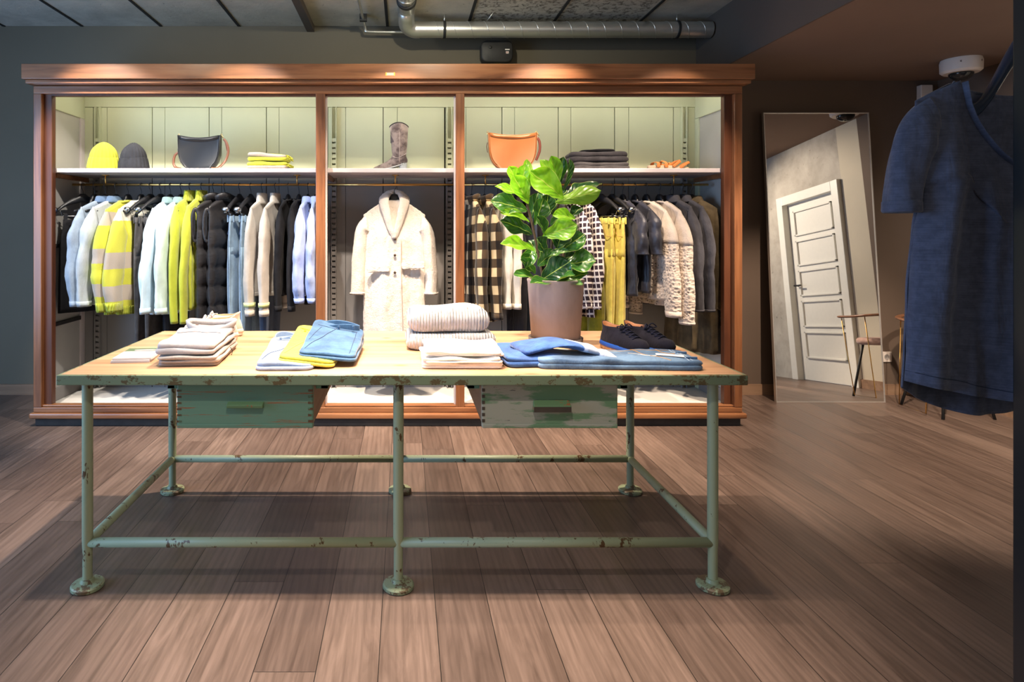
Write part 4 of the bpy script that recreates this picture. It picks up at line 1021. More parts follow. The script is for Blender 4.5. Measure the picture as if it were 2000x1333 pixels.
_h = {}
def hanger(px, kind, label, rz, Y=RY, Z=RZ, group='black hangers on the brass rail', x=None, s=1.0):
    loc = (XA(px, Y) if x is None else x, Y, Z)
    if kind in _h: return copy_thing(_h[kind], loc, rz, label, group)
    t = thing('clothes_hanger', label, 'hanger', loc, rz, group)
    MB().tube(smooth_path([(.0, 0, -.078), (.0, 0, -.045), (.012, 0, -.022), (.0145, 0, -.002), (.004, 0, .0125), (-.010, 0, .008), (-.0135, 0, -.004)], 6), .0024, 8).build('hook', M_hang, t)
    m = MB(); rings = []
    for i in range(25):
        s_ = -1 + i / 12; a = abs(s_); x_ = s_ * (.205 if kind == 'clip' else .185)
        zt = -.070 - .018 * a - .115 * a ** 1.5; hh = lerp(.060, .026, sm(a * 1.3)); ty = lerp(.013, .021, a ** 2)
        if kind != 'clip': zt = lerp(-.068, -.140 - .052 * a, sm((a - .12) / .2)); hh = lerp(.070, .022, sm((a - .12) / .3)); ty = lerp(.015, .006, sm((a - .12) / .2))
        elif a < .12: zt = -.066; hh = .066
        if kind == 'clip': zt -= .004 * a
        if a > .96: hh *= .6; ty *= .7
        rings.append([(x_, ty * math.cos(q), zt - hh / 2 + hh / 2 * math.sin(q)) for q in [2*PI*k/10 for k in range(10)]])
    m.loft(rings); m.build('hanger_body', M_hang, t)
    if kind == 'clip':
        MB().tube([(-.15, 0, -.232), (.15, 0, -.232)], .0025, 6).build('clip_bar', M_clip, t)
        for sx in (-1, 1):
            MB().tube([(sx * .165, 0, -.18), (sx * .14, 0, -.232)], .0022, 6).build('bar_arm', M_clip, t)
            c_ = MB(); c_.box(sx * .12 - .012, sx * .12 + .012, -.008, .008, -.265, -.215); c_.build('clip', M_hang, t, False, bevel=.003)
            MB().lathe([(.014, -.026), (.019, -.010), (.019, .010), (.014, .026)], (sx * .195, 0, -.188), 14, 'y').build('end_cap', M_clip, t)
    _h[kind] = t; return t

def hrz(px, side, a): return R(-90) - R(a) if side < 0 else R(-90) + R(a)

def top_garment(kind, px, label, cat, group, mat, side=-1, ang=14, hw=.205, zn=-.118, zs=-.175, zh=-.90, D=.030, seed=0, fold=.012, sl=.90, sr=((.062, .036), (.060, .034), (.050, .032), (.044, .028)), slx=(.195, .235, .245, .235), cuff=None, hem=None, hemz=.07, collar='crew', cmat=None, ribc=.075, wr=.10, flare=.0, fine=None, shortz=None, vest=False, **kw):
    loc = (XA(px, RY), RY, RZ); t = thing(kind, label, cat, loc, hrz(px, side, ang), group)
    torso_mesh(hw, zn, zs, zh, D, seed=seed, fold=fold, flare=flare, **kw).build('body', mat, t)
    if hem:
        L_ = zn - zh; torso_mesh(hw, zn, zs, zh - .001, D, seed=seed, fold=fold, flare=flare, v0=1 - hemz / L_, v1=1, infl=.003, NV=4).build('hem_band', hem, t)
    if not vest:
        ze = shortz if shortz else -sl
        zz = [zs + .012, lerp(zs, ze, .3), lerp(zs, ze, .65), ze]
        for sd in (1, -1):
            path = [(slx[0], 0, zz[0]), (slx[1], .006, zz[1]), (slx[2], -.004 * sd, zz[2]), (slx[3], .004, zz[3])]
            o = sleeve_mesh(sd, path, sr, seed + sd, wr); so = o.build('sleeve', mat, t)
            if cuff:
                Ls = abs(ze - zs); k = 1 - ribc / Ls
                sleeve_mesh(sd, path, sr, seed + sd, wr, t0=k, infl=.003).build('cuff', cuff, so)
    cm = cmat or mat
    if collar == 'turtle': collar_ring(zn - .02, zn + .062, .072, .034, .16, rows=6).build('turtleneck', cm, t, solid=.006)
    elif collar == 'crew': 
        MB().tube([(.078 * math.cos(2*PI*k/24), .032 * math.sin(2*PI*k/24), zn - .002 - .006 * math.cos(4*PI*k/24)) for k in range(24)], .009, 8, closed=True).build('neckband', cm, t)
    elif collar == 'shirt':
        collar_ring(zn - .012, zn + .030, .070, .033, .08).build('collar_band', cm, t, solid=.003)
        m = MB(); rings = []
        for (k_, z_) in ((.98, zn + .032), (1.12, zn + .026), (1.30, zn - .006), (1.34, zn - .016)):
            rings.append([(.068 * k_ * math.cos(q), .034 * k_ * math.sin(q), z_ - (.012 if k_ > 1.2 else 0) * max(0, -math.sin(q))) for q in [2*PI*k/28 for k in range(28)]])
        m.loft(rings, False, False); m.build('collar', cm, t, solid=.003)
    elif collar == 'hood':
        m = MB(); rings = []
        for (k_, z_) in ((.9, zn - .02), (1.15, zn + .018), (1.25, zn + .035), (1.0, zn + .042), (.7, zn + .02)):
            rings.append([(.085 * k_ * math.cos(q), .050 * k_ * math.sin(q), z_ + .01 * math.sin(2 * q)) for q in [2*PI*k/24 for k in range(24)]])
        m.loft(rings, False, False); m.build('high_collar', cm, t, solid=.006)
    return t

def seams(t, lines, mat, name='seam', r=.0018):
    q = MB()
    for l in lines: stitch(q, l, r)
    return q.build(name, mat, t)

def trousers(px, label, group, mat, side=-1, ang=10, zw=-.235, zh=-1.15, hw=.19, D=.030, seed=0, wb=None, seam=None, cat='trousers', kind='hanging_trousers', leg=(.100, .078), taper=.0):
    loc = (XA(px, RY), RY, RZ); t = thing(kind, label, cat, loc, hrz(px, side, ang), group)
    rnd = random.Random(seed); ph = rnd.uniform(0, 6); n = 28
    def ring(cx, rx, ry, z, k=0): return [(cx + rx * (abs(math.cos(a)) ** .8) * (1 if math.cos(a) > 0 else -1), ry * math.sin(a) * (1 + .18 * math.sin(3 * a + ph + k)) + .004 * math.sin(7 * a + k), z) for a in [2*PI*j/n for j in range(n)]]
    rings = [ring(0, lerp(hw * .93, hw * 1.015, sm(i / 6)), lerp(.016, D, i / 8), lerp(zw, zw - .27, i / 8), i * .3) for i in range(9)]
    rings.append(ring(0, hw * .82, D * .6, zw - .285, 2)); MB().loft(rings).build('seat', mat, t)
    for sd in (1, -1):
        rr = []
        for i in range(16):
            f = i / 15; z = lerp(zw - .25, zh, f); rx = lerp(leg[0], leg[1], f) * (1 - .03 * (1 - sm(i / 3))); rr.append(ring(sd * lerp(hw * .50, hw * .50, f), rx, D * (.95 - .15 * f) * (1 - .35 * (1 - sm(i / 3))), z + (.03 if i == 0 else 0), i * .25 + sd))
        MB().loft(rr).build('trouser_leg', mat, t)
    MB().loft([ring(0, hw * .93 + .002, .018, zw + .002), ring(0, hw * .94 + .002, .020, zw - .036)], True, False).build('waistband', wb or mat, t)
    for k in (-.3, .3, .85):
        for sy in (-1, 1): bx(hw * k - .006, hw * k + .006, sy * .022 - .004, sy * .022 + .004, zw - .042, zw + .008).build('belt_loop', mat, t, False)
    if seam: seams(t, [[(hw * 1.0, -.004, zw - .05), (hw * 1.04, -.006, zw - .25), (hw * .98, -.004, zh)], [(.02, -D * .95, zw - .04), (.015, -D * 1.02, zw - .2)], [(hw * .5, -D * .8, zw - .04), (hw * .75, -D * .95, zw - .12), (hw * .98, -.012, zw - .13)]], seam)
    return t

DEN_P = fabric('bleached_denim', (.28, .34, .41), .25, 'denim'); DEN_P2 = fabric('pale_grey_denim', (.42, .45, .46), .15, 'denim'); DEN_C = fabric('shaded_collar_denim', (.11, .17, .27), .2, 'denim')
M_mint = fabric('pale_mint_cotton', (.60, .72, .70), .1, freq=300); M_sky = fabric('ice_blue_cotton', (.62, .74, .80), .1, freq=300)
M_yel = fabric('acid_yellow_jersey', (.49, .52, .05), .12, freq=250); M_yrib = fabric('acid_yellow_rib', (.48, .51, .04), .15, 'rib', freq=600, bmp=.8, dist=.004)
YL = (.54, .53, .06); BG = (.44, .37, .30); WH = (.62, .58, .48)
M_str = stripes('yellow_beige_mohair_stripes', [(-2, YL), (-.825, BG), (-.715, YL), (-.60, BG), (-.485, YL), (-.265, WH)])
M_str2 = stripes('yellow_beige_mohair_stripes_lower', [(-2, YL), (-.79, BG), (-.70, YL), (-.56, BG), (-.46, YL), (-.30, BG), (-.2, YL)])
M_drk = fabric('charcoal_wool', (.045, .045, .050), .3); M_drk2 = fabric('dark_grey_wool', (.085, .080, .080), .3); M_bk = fabric('black_cotton', (.012, .012, .014), .3, sheen=.1)
m_, nt, b = nmat('black_quilted_nylon', .42, .4); b.inputs['Base Color'].default_value = (.022, .020, .021, 1); bump(nt, b, noi(nt, coords(nt, (1, 1, 2)), 26, 4), .35, .01); M_puf = m_
M_bei = fabric('heather_beige_sweat', (.50, .45, .39), .1, freq=350); M_lime = fabric('pale_lime_band', (.62, .66, .28), .08)
M_blu = fabric('light_blue_shirting', (.34, .43, .72), .12, freq=300); M_navt = fabric('slate_blue_wool', (.055, .070, .105), .25)
J_L = fabric('light_wash_denim', (.26, .36, .45), .3, 'denim', freq=200); 

# --- left bay, from the left end of the rail
hanger(162, 'clip', 'black clip hanger at the far left end of the rail holding the black skirt', hrz(162, -1, 40))
hanger(185, 'plain', 'black hanger half hidden between the black skirt and the first denim jacket', hrz(185, -1, 18))
def skirt():
    t = thing('hanging_skirt', 'black pencil skirt at the far left end of the rail', 'skirt', (XA(162, RY), RY, RZ), hrz(0, -1, 40)); m = MB(); n = 30; rr = []
    for i in range(20):
        f = i / 19; z = lerp(-.262, -.93, f); hwid = .135 + .025 * sm(f * 3) + .012 * f
        rr.append([(hwid * math.cos(a), (.014 + .014 * sm(f * 4)) * math.sin(a) + .006 * f * math.sin(5 * a), z) for a in [2*PI*k/n for k in range(n)]])
    m.loft(rr); m.build('body', M_bk, t); q = MB()
    for s_ in (-.12, .12): q.tube([(s_, 0, -.265), (s_, 0, -.225)], .006, 6, flat=(1, .4))
    q.build('hanging_loop', M_bk, t); MB().loft([[(.138 * math.cos(a), .018 * math.sin(a), z) for a in [2*PI*k/n for k in range(n)]] for z in (-.258, -.30)], True, False).build('waistband', M_bk, t)
skirt()
def jacket(px, label, mat, ang, seed):
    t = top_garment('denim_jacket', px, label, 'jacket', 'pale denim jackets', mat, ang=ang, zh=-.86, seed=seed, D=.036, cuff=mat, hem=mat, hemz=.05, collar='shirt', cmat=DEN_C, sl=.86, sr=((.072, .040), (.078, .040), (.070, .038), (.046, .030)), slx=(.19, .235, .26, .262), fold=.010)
    seams(t, [[(.20, -.034, -.20), (.15, -.036, -.30), (-.1, -.036, -.30)], [(.19, -.042, -.19), (.215, -.046, -.26), (.19, -.040, -.30)]], M_st)
    q = MB().lathe([(.008, 0), (.008, .003)], (.262, -.034, -.84), 12, 'y'); q.build('cuff_button', M_clip, t); return t
jacket(206, 'bleached blue denim jacket, nearer the left end of the rail', DEN_P, 22, 1)
jacket(227, 'pale grey denim jacket in front of the striped sweaters', DEN_P2, 20, 2)
for px_, l in ((206, 'black hanger of the bleached blue denim jacket'), (227, 'black hanger of the pale grey denim jacket'), (250, 'black hanger of the first striped sweater'), (276, 'black hanger of the second striped sweater')): hanger(px_, 'plain', l, hrz(px_, -1, 18))
for px_, l, mt, sd in ((248, 'yellow and beige striped mohair sweater beside the pale grey denim jacket', M_str2, 3), (272, 'yellow and beige striped mohair sweater with the broad bands, next to the dark trousers', M_str, 4)):
    top_garment('striped_sweater', px_, l, 'sweater', 'striped mohair sweaters', mt, ang=16, zh=-.93, zn=-.125, zs=-.19, D=.040, seed=sd, cuff=M_yrib, hem=M_yrib, hemz=.06, collar='crew', cmat=mt, sl=.90, ribc=.085, sr=((.066, .042), (.080, .044), (.092, .046), (.062, .038)), slx=(.19, .225, .245, .24), fold=.012, wr=.06)
for px_, l, sd, mt, zh in ((296, 'charcoal trousers on a clip hanger right of the striped sweaters', 5, M_drk2, -1.22), (316, 'dark trousers on a clip hanger left of the mint shirt', 6, M_drk2, -1.25)):
    trousers(px_, l, 'dark trousers on clip hangers', mt, ang=14, zh=zh, seed=sd, zw=-.245)
hanger(294, 'clip', 'black clip hanger with silver end holding the charcoal trousers', hrz(294, -1, 30)); hanger(314, 'clip', 'black clip hanger with silver end just left of the mint shirt', hrz(314, -1, 30))
trousers(345, 'long black trousers showing below the mint and ice blue shirts', None, M_bk, ang=6, zh=-1.28, seed=60, zw=-.30, hw=.17, D=.04)
for px_, l, mt, sd in ((333, 'pale mint long sleeved shirt with button cuff, left of its pair', M_sky, 7), (354, 'ice blue long sleeved shirt next to the yellow turtlenecks', M_mint, 8)):
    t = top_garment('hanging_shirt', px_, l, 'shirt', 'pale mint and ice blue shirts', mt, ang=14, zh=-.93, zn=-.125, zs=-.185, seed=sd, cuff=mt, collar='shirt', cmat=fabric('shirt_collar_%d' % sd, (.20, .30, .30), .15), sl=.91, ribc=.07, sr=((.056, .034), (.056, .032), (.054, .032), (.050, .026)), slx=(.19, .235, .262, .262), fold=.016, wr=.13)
    q = MB()
    for z_ in (-.86, -.885): q.lathe([(.006, -.003), (.006, 0)], (.262, -.030, z_), 10, 'y')
    q.build('cuff_button', M_hang, t)
    hanger(px_, 'plain', 'black hanger of the %s shirt' % ('pale mint' if sd == 7 else 'ice blue'), hrz(px_, -1, 14))
for px_, l, sd in ((371, 'acid yellow turtleneck sweater next to the ice blue shirt', 9), (394, 'acid yellow turtleneck sweater next to the black puffer vests', 10)):
    top_garment('turtleneck_sweater', px_, l, 'sweater', 'acid yellow turtlenecks', M_yel, ang=10, zn=-.105, zs=-.165, zh=-.90, D=.026, seed=sd, collar='turtle', cmat=M_yrib, sl=.985, sr=((.050, .030), (.046, .027), (.040, .024), (.036, .022)), slx=(.185, .215, .222, .215), fold=.010, wr=.06, hw=.19)
    hanger(px_, 'plain', 'black hanger inside the %s acid yellow turtleneck' % ('left' if sd == 9 else 'right'), hrz(px_, -1, 10))
for px_, l, sd in ((418, 'black quilted puffer vest next to the yellow turtlenecks', 11), (440, 'black quilted puffer vest next to the light blue jeans', 12)):
    t = top_garment('puffer_vest', px_, l, 'vest', 'black puffer vests', M_puf, ang=14, zn=-.115, zs=-.17, zh=-.98 - .01 * (sd - 11), D=.052, seed=sd, collar='hood', vest=True, quilt=.135, fold=.006, hw=.215, NV=60)
    MB().tube([(.205 + .012 * math.cos(a), -.02 - .022 * math.cos(a) + .03 * math.cos(a) * 0, -.30 + .115 * math.sin(a)) for a in [2*PI*k/24 for k in range(24)]], .013, 8, closed=True).build('armhole', M_puf, t)
    MB().pad([(.012 * math.cos(a), .1 * math.sin(a)) for a in [2*PI*k/20 for k in range(20)]], 0, .01).build('armhole_lining', M_bk, t).matrix_local = Matrix.Translation((.212, -.02, -.30)) @ Matrix.Rotation(R(90), 4, 'X') @ Matrix.Rotation(R(60), 4, 'Y')
    hanger(px_ - 1, 'plain', 'black hanger above the %s puffer vest' % ('left' if sd == 11 else 'right'), hrz(px_, -1, 14))
for px_, l, sd in ((468, 'light wash blue jeans on a clip hanger, left one of the pair', 13), (490, 'light wash blue jeans on a clip hanger beside the beige sweatshirts', 14)):
    trousers(px_, l, 'light blue jeans on clip hangers', J_L, ang=8, zh=-1.14, seed=sd, seam=M_std, D=.034, leg=(.097, .07), hw=.18); hanger(px_, 'clip', 'black clip hanger with silver knob holding the %s light blue jeans' % ('left' if sd == 13 else 'right'), hrz(px_, -1, 14))
trousers(528, 'dark slate blue trousers hanging below the beige sweatshirts', None, M_navt, ang=4, zh=-1.26, seed=61, zw=-.40, hw=.19, D=.045)
for px_, l, sd in ((512, 'heather beige sweatshirt with lime cuff band, nearer the jeans', 15), (538, 'heather beige sweatshirt with lime cuff band, nearer the black sweaters', 16)):
    t = top_garment('hanging_sweatshirt', px_, l, 'sweatshirt', 'beige sweatshirts', M_bei, ang=9, zn=-.125, zs=-.18, zh=-.80, D=.036, seed=sd, cuff=M_bei, hem=M_bei, hemz=.03, collar='turtle', cmat=M_bei, sl=.93, ribc=.06, sr=((.062, .036), (.060, .035), (.056, .034), (.044, .028)), slx=(.19, .222, .235, .235), fold=.010, wr=.07)
    sleeve_mesh(1, [(.19, 0, -.168), (.222, .006, -.405), (.235, -.004, -.68), (.235, .004, -.93)], ((.062, .036), (.060, .035), (.056, .034), (.044, .028)), sd + 1, .07, t0=.84, t1=.91, infl=.006, cap=False).build('cuff_band', M_lime, t)
    seams(t, [[(.245, -.030, -.34), (.215, -.040, -.345), (.17, -.034, -.35)]], M_drk2)
    hanger(px_, 'plain', 'black hanger of the %s beige sweatshirt' % ('left' if sd == 15 else 'right'), hrz(px_, -1, 9))
for px_, l, sd in ((563, 'black fine knit sweater next to the beige sweatshirts', 17), (584, 'black fine knit sweater next to the light blue shirts', 18)):
    top_garment('black_sweater', px_, l, 'sweater', 'black sweaters', M_bk, ang=6, zn=-.115, zs=-.175, zh=-.80, D=.028, seed=sd, cuff=M_bk, collar='crew', sl=.90, sr=((.052, .032), (.048, .030), (.040, .026), (.034, .022)), slx=(.185, .21, .215, .21), wr=.06)
    hanger(px_, 'plain', 'black hanger of the %s black sweater' % ('left' if sd == 17 else 'right'), hrz(px_, -1, 6))
for px_, l, sd in ((602, 'light blue long sleeved shirt next to the black sweaters', 19), (617, 'light blue shirt partly behind the left middle post of the cabinet', 20)):
    top_garment('hanging_shirt', px_, l, 'shirt', 'light blue shirts', M_blu, ang=7 if sd == 19 else 0, zn=-.12, zs=-.18, zh=-.80, D=.034, seed=sd, cuff=M_blu, collar='shirt', sl=.84, ribc=.07, sr=((.058, .036), (.064, .038), (.066, .038), (.048, .028)), slx=(.19, .235, .25, .24), fold=.016, wr=.12)
    hanger(px_, 'plain', 'black hanger of the %s light blue shirt' % ('left' if sd == 19 else 'right'), hrz(px_, -1, 7))

# --- right bay
M_pl1 = plaid('buffalo_check_wool', (.50, .40, .24), (.055, .036, .020), (.012, .009, .008), .062)
M_pl2 = plaid('small_black_white_check', (.70, .64, .60), (.70, .64, .60), (.05, .035, .045), .030, True)
m_, nt, b = nmat('fine_check_flannel', .9, .1); v = coords(nt, rot=(0, R(8), 0)); s = xyz(nt, v)
g_ = [math_(nt, 'PINGPONG', math_(nt, 'ADD', q_, 3.0), .021) for q_ in (math_(nt, 'ADD', s[0], s[1]), s[2])]
ck = math_(nt, 'MULTIPLY', math_(nt, 'GREATER_THAN', g_[0], .0050), math_(nt, 'GREATER_THAN', g_[1], .0068))
L(nt, mixc(nt, ck, (.72, .66, .62), (.045, .03, .04)), b.inputs['Base Color']); M_pl2 = m_
M_cream = fabric('cream_crepe', (.72, .68, .60), .08, freq=300); M_ydn = fabric('corn_yellow_denim', (.72, .60, .13), .22, 'denim', freq=200); M_oli = fabric('dark_mustard_cord', (.26, .23, .015), .3, 'rib', freq=500)
M_vel = fabric('midnight_velvet', (.030, .031, .048), .5, freq=90, sheen=.7, rough=.45, spec=.5, scale=6); M_moh = fabric('ecru_mohair', (.64, .54, .46), .12, 'fur', freq=120, bmp=.7, dist=.005, sheen=.5); M_lace = fabric('ecru_open_knit', (.60, .50, .42), .15, 'lace', freq=62, bmp=1, dist=.010, sheen=.4)
M_gdn = fabric('grey_black_denim', (.050, .048, .056), .35, 'denim'); M_tr = fabric('olive_brown_trench', (.095, .070, .038), .35, freq=300, rough=.7); M_ink = fabric('ink_black_trousers', (.016, .015, .019), .3)
for px_, l, sd in ((921, 'cream, brown and black checked wool overshirt nearest the right middle post', 31), (946, 'cream, brown and black checked wool overshirt beside the cream blouse', 32)):
    top_garment('checked_overshirt', px_, l, 'jacket', 'buffalo check overshirts', M_pl1, side=1, ang=10, zn=-.12, zs=-.18, zh=-.98, D=.045, seed=sd, cuff=M_pl1, collar='hood', sl=.95, sr=((.068, .042), (.070, .042), (.064, .040), (.056, .034)), slx=(.19, .235, .25, .25), fold=.012, wr=.07)
    hanger(px_, 'plain', 'black hanger of the %s checked overshirt' % ('left' if sd == 31 else 'right'), hrz(px_, 1, 10))
for px_, l, sd in ((972, 'cream long sleeved blouse next to the checked overshirts', 33), (990, 'cream long sleeved blouse partly behind the plant', 34)):
    top_garment('hanging_blouse', px_, l, 'blouse', 'cream blouses', M_cream, side=1, ang=8, zn=-.125, zs=-.19, zh=-.72, D=.030, seed=sd, cuff=M_cream, collar='shirt', sl=.88, sr=((.052, .034), (.056, .034), (.060, .034), (.044, .028)), slx=(.19, .215, .225, .22), fold=.016)
    hanger(px_, 'plain', 'black hanger of the %s cream blouse' % ('left' if sd == 33 else 'right'), hrz(px_, 1, 8))
trousers(1008, 'ink black wide trousers left of the plant pot', None, M_ink, side=1, ang=6, zh=-1.22, seed=35, zw=-.25, D=.045); hanger(1008, 'clip', 'black clip hanger behind the upper left leaves of the plant', hrz(0, 1, 6))
trousers(1032, 'grey blue trousers partly behind the plant pot', None, M_navt, side=1, ang=6, zh=-1.2, seed=36, zw=-.25, D=.045); hanger(1032, 'clip', 'black clip hanger directly behind the plant leaves', hrz(0, 1, 6))
for px_, l, sd, mt in ((1062, 'charcoal sweater hidden mostly behind the plant', 37, M_drk), (1088, 'dark shirt hidden mostly behind the right half of the plant', 38, M_gdn)):
    top_garment('hanging_sweater', px_, l, 'sweater', 'dark tops behind the plant', mt, side=1, ang=6, seed=sd, D=.032, zh=-.85, sl=.86); hanger(px_, 'plain', 'black hanger hidden behind the plant, %s one' % ('left' if sd == 37 else 'right'), hrz(0, 1, 6))
for px_, l, sd in ((1112, 'black and white checked shirt nearer the plant', 39), (1136, 'black and white checked shirt nearer the yellow jeans', 40)):
    top_garment('hanging_shirt', px_, l, 'shirt', 'small checked shirts', M_pl2, side=1, ang=10, zn=-.13, zs=-.19, zh=-.95, D=.036, seed=sd, cuff=M_pl2, collar='shirt', sl=.88, sr=((.060, .036), (.066, .038), (.062, .036), (.048, .030)), slx=(.19, .24, .25, .235), fold=.016, wr=.12)
    hanger(px_, 'plain', 'black hanger of the %s small checked shirt' % ('left' if sd == 39 else 'right'), hrz(px_, 1, 10))
trousers(1150, 'long dark mustard trousers below the checked shirts', None, M_oli, side=1, ang=10, zh=-1.3, seed=41, zw=-.42, hw=.2, D=.05)
for px_, l, sd in ((1174, 'corn yellow jeans on a clip hanger, nearer the plant', 42), (1195, 'corn yellow jeans on a clip hanger, nearer the midnight velvet tops', 43)):
    trousers(px_, l, 'corn yellow jeans', M_ydn, side=1, ang=8, zh=-1.12, seed=sd, D=.036, seam=M_sto, leg=(.097, .075), zw=-.25); hanger(px_, 'clip', 'black clip hanger with silver end holding the %s corn yellow jeans' % ('left' if sd == 42 else 'right'), hrz(px_, 1, 26))
for px_, l, sd in ((1216, 'midnight velvet short sleeved top next to the yellow jeans', 44), (1240, 'midnight velvet short sleeved top next to the ecru sweaters', 45)):
    top_garment('velvet_top', px_, l, 'top', 'midnight velvet tops', M_vel, side=1, ang=10, zn=-.125, zs=-.19, zh=-.80 + .02 * (sd - 44), D=.034, seed=sd, collar='crew', shortz=-.50, sr=((.060, .036), (.066, .040), (.066, .038), (.060, .034)), slx=(.19, .23, .25, .255), fold=.018, wr=.10)
    hanger(px_, 'plain', 'black hanger of the %s velvet top' % ('left' if sd == 44 else 'right'), hrz(px_, 1, 10))
for px_, l, sd, zz_ in ((1262, 'ecru open knit mohair sweater, the shorter hanging one', 46, -.93), (1288, 'ecru open knit mohair sweater beside the dark grey shirts', 47, -.98)):
    t = top_garment('open_knit_sweater', px_, l, 'sweater', 'ecru open knit sweaters', M_lace, side=1, ang=17, zn=-.13, zs=-.20, zh=zz_ + .1, D=.040, seed=sd, collar='crew', cmat=M_moh, cuff=M_moh, ribc=.055, sl=-zz_, sr=((.070, .046), (.074, .048), (.072, .046), (.058, .040)), slx=(.19, .235, .27, .285), fold=.010, wr=.06)
    torso_mesh(.205, -.13, -.20, zz_ + .1, .040, seed=sd, fold=.010, v0=0, v1=.22, infl=.005, NV=8).build('shoulder_yoke', M_moh, t)
    for sd_ in (1, -1): sleeve_mesh(sd_, [(.19, 0, -.188), (.235, .006, lerp(-.2, zz_, .3)), (.27, -.004 * sd_, lerp(-.2, zz_, .65)), (.285, .004, zz_)], ((.070, .046), (.074, .048), (.072, .046), (.058, .040)), sd + sd_, .06, t1=.34, infl=.004, cap=False).build('plain_knit_shoulder', M_moh, t)
    hanger(px_, 'plain', 'black hanger of the %s ecru sweater' % ('left' if sd == 46 else 'right'), hrz(px_, 1, 14))
for px_, l, sd in ((1310, 'dark grey denim shirt next to the ecru sweaters', 48), (1332, 'dark grey denim shirt next to the olive brown trench coat', 49)):
    top_garment('hanging_shirt', px_, l, 'shirt', 'dark grey denim shirts', M_gdn, side=1, ang=16, zn=-.11, zs=-.17, zh=-.82, D=.036, seed=sd, cuff=M_gdn, collar='shirt', sl=.90, ribc=.05, sr=((.060, .036), (.062, .038), (.062, .036), (.040, .028)), slx=(.19, .23, .25, .255), fold=.014, wr=.10)
    hanger(px_, 'plain', 'black hanger of the %s dark grey denim shirt' % ('left' if sd == 48 else 'right'), hrz(px_, 1, 14))
t = top_garment('trench_coat', 1349, 'olive brown trench coat at the right end of the rail', 'coat', None, M_tr, side=1, ang=46, zn=-.115, zs=-.185, zh=-1.22, D=.050, seed=50, cuff=M_tr, collar='shirt', sl=.90, ribc=.05, sr=((.060, .044), (.060, .044), (.056, .040), (.048, .036)), slx=(.165, .185, .195, .19), fold=.016, hw=.175, flare=.16, wr=.08)
torso_mesh(.185, -.112, -.18, -.40, .056, seed=50, fold=.006, NV=10, flare=.10).build('storm_flap', M_tr, t)
MB().loft([[(.190 * math.cos(a), .058 * math.sin(a), z) for a in [2*PI*k/30 for k in range(30)]] for z in (-.66, -.70)], False, False).build('belt', M_drk, t, solid=.006)
hanger(1349, 'plain', 'black hanger of the olive brown trench coat', hrz(0, 1, 46))

# --- middle bay: the coat facing the room
M_fur = fabric('cream_teddy_pile', (.74, .66, .58), .07, 'fur', freq=85, bmp=.8, dist=.010, sheen=.6, rough=1); M_cbt = plain('dark_horn_button', (.05, .03, .02), .3)
ct = thing('teddy_coat', 'long cream teddy coat with two flap pockets hanging in the middle bay', 'coat', (XA(770, 4.50), 4.52, RZ), 0)
def fuzz(mb, amp=.003, sc=90):
    out = []
    for x, y, z in mb.v:
        out.append((x + amp * noise.noise(Vector((x*sc, y*sc, z*sc))), y + amp * noise.noise(Vector((x*sc + 5, y*sc, z*sc))), z + amp * noise.noise(Vector((x*sc, y*sc + 9, z*sc))))) 
    mb.v = out; return mb
fuzz(torso_mesh(.226, -.115, -.222, -1.245, .085, nw=.06, seed=70, fold=.010, flare=.02, NU=60, NV=90, kf=5), .004).build('body', M_fur, ct)
for sd in (1, -1):
    pth = [(.196, 0, -.213), (.240, -.004, -.37), (.262, -.01, -.58), (.268, -.02, -.80)]; rr = ((.058, .070), (.052, .066), (.050, .056), (.048, .048))
    o = fuzz(sleeve_mesh(sd, pth, rr, 5, .03, n=30), .004).build('sleeve', M_fur, ct)
    fuzz(sleeve_mesh(sd, pth, rr, 5, .03, n=30, t0=.93, infl=.006), .005, 60).build('cuff', M_fur, o)
    # pocket flap
    q = MB(); q.pad(rrect(.165, .050, .012, 4), 0, .018, None, .004, 30, 3, T=6); o = fuzz(q, .003).build('pocket_flap', M_fur, ct); o.location = (sd * .125 + .012, -.092, -.60 + .012 * sd); o.rotation_euler = (R(90), R(-3) * 1, 0)
# shawl collar: two rolled lapels meeting at the first button
for sd in (1, -1):
    pts = [(sd * .030, .045, -.062), (sd * .062, .02, -.075), (sd * .075, -.045, -.125), (sd * .055, -.082, -.21), (sd * .030, -.094, -.31), (.004, -.096, -.395)]
    sp = smooth_path(pts, 6); rad = [.030 if i < 8 else lerp(.034, .012, (i - 8) / (len(sp) - 9)) for i in range(len(sp))]
    fuzz(MB().tube(sp, rad, 14, flat=(1.35, .58)), .004, 70).build('lapel', M_fur, ct)
fuzz(MB().tube(smooth_path([(-.055, .03, -.070), (0, .06, -.055), (.055, .03, -.070)], 6), .030, 12, flat=(1, .8)), .004, 70).build('back_collar', M_fur, ct)
for z_ in (-.400, -.515, -.640): MB().lathe([(.010, -.096), (.010, -.101), (.004, -.103)], (.006, 0, z_), 14, 'y').build('button', M_cbt, ct)
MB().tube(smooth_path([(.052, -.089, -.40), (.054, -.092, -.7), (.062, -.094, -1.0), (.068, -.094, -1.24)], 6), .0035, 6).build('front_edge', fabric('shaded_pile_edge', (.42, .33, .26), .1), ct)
hanger(770, 'plain', 'black hanger inside the cream teddy coat', 0, Y=4.52)

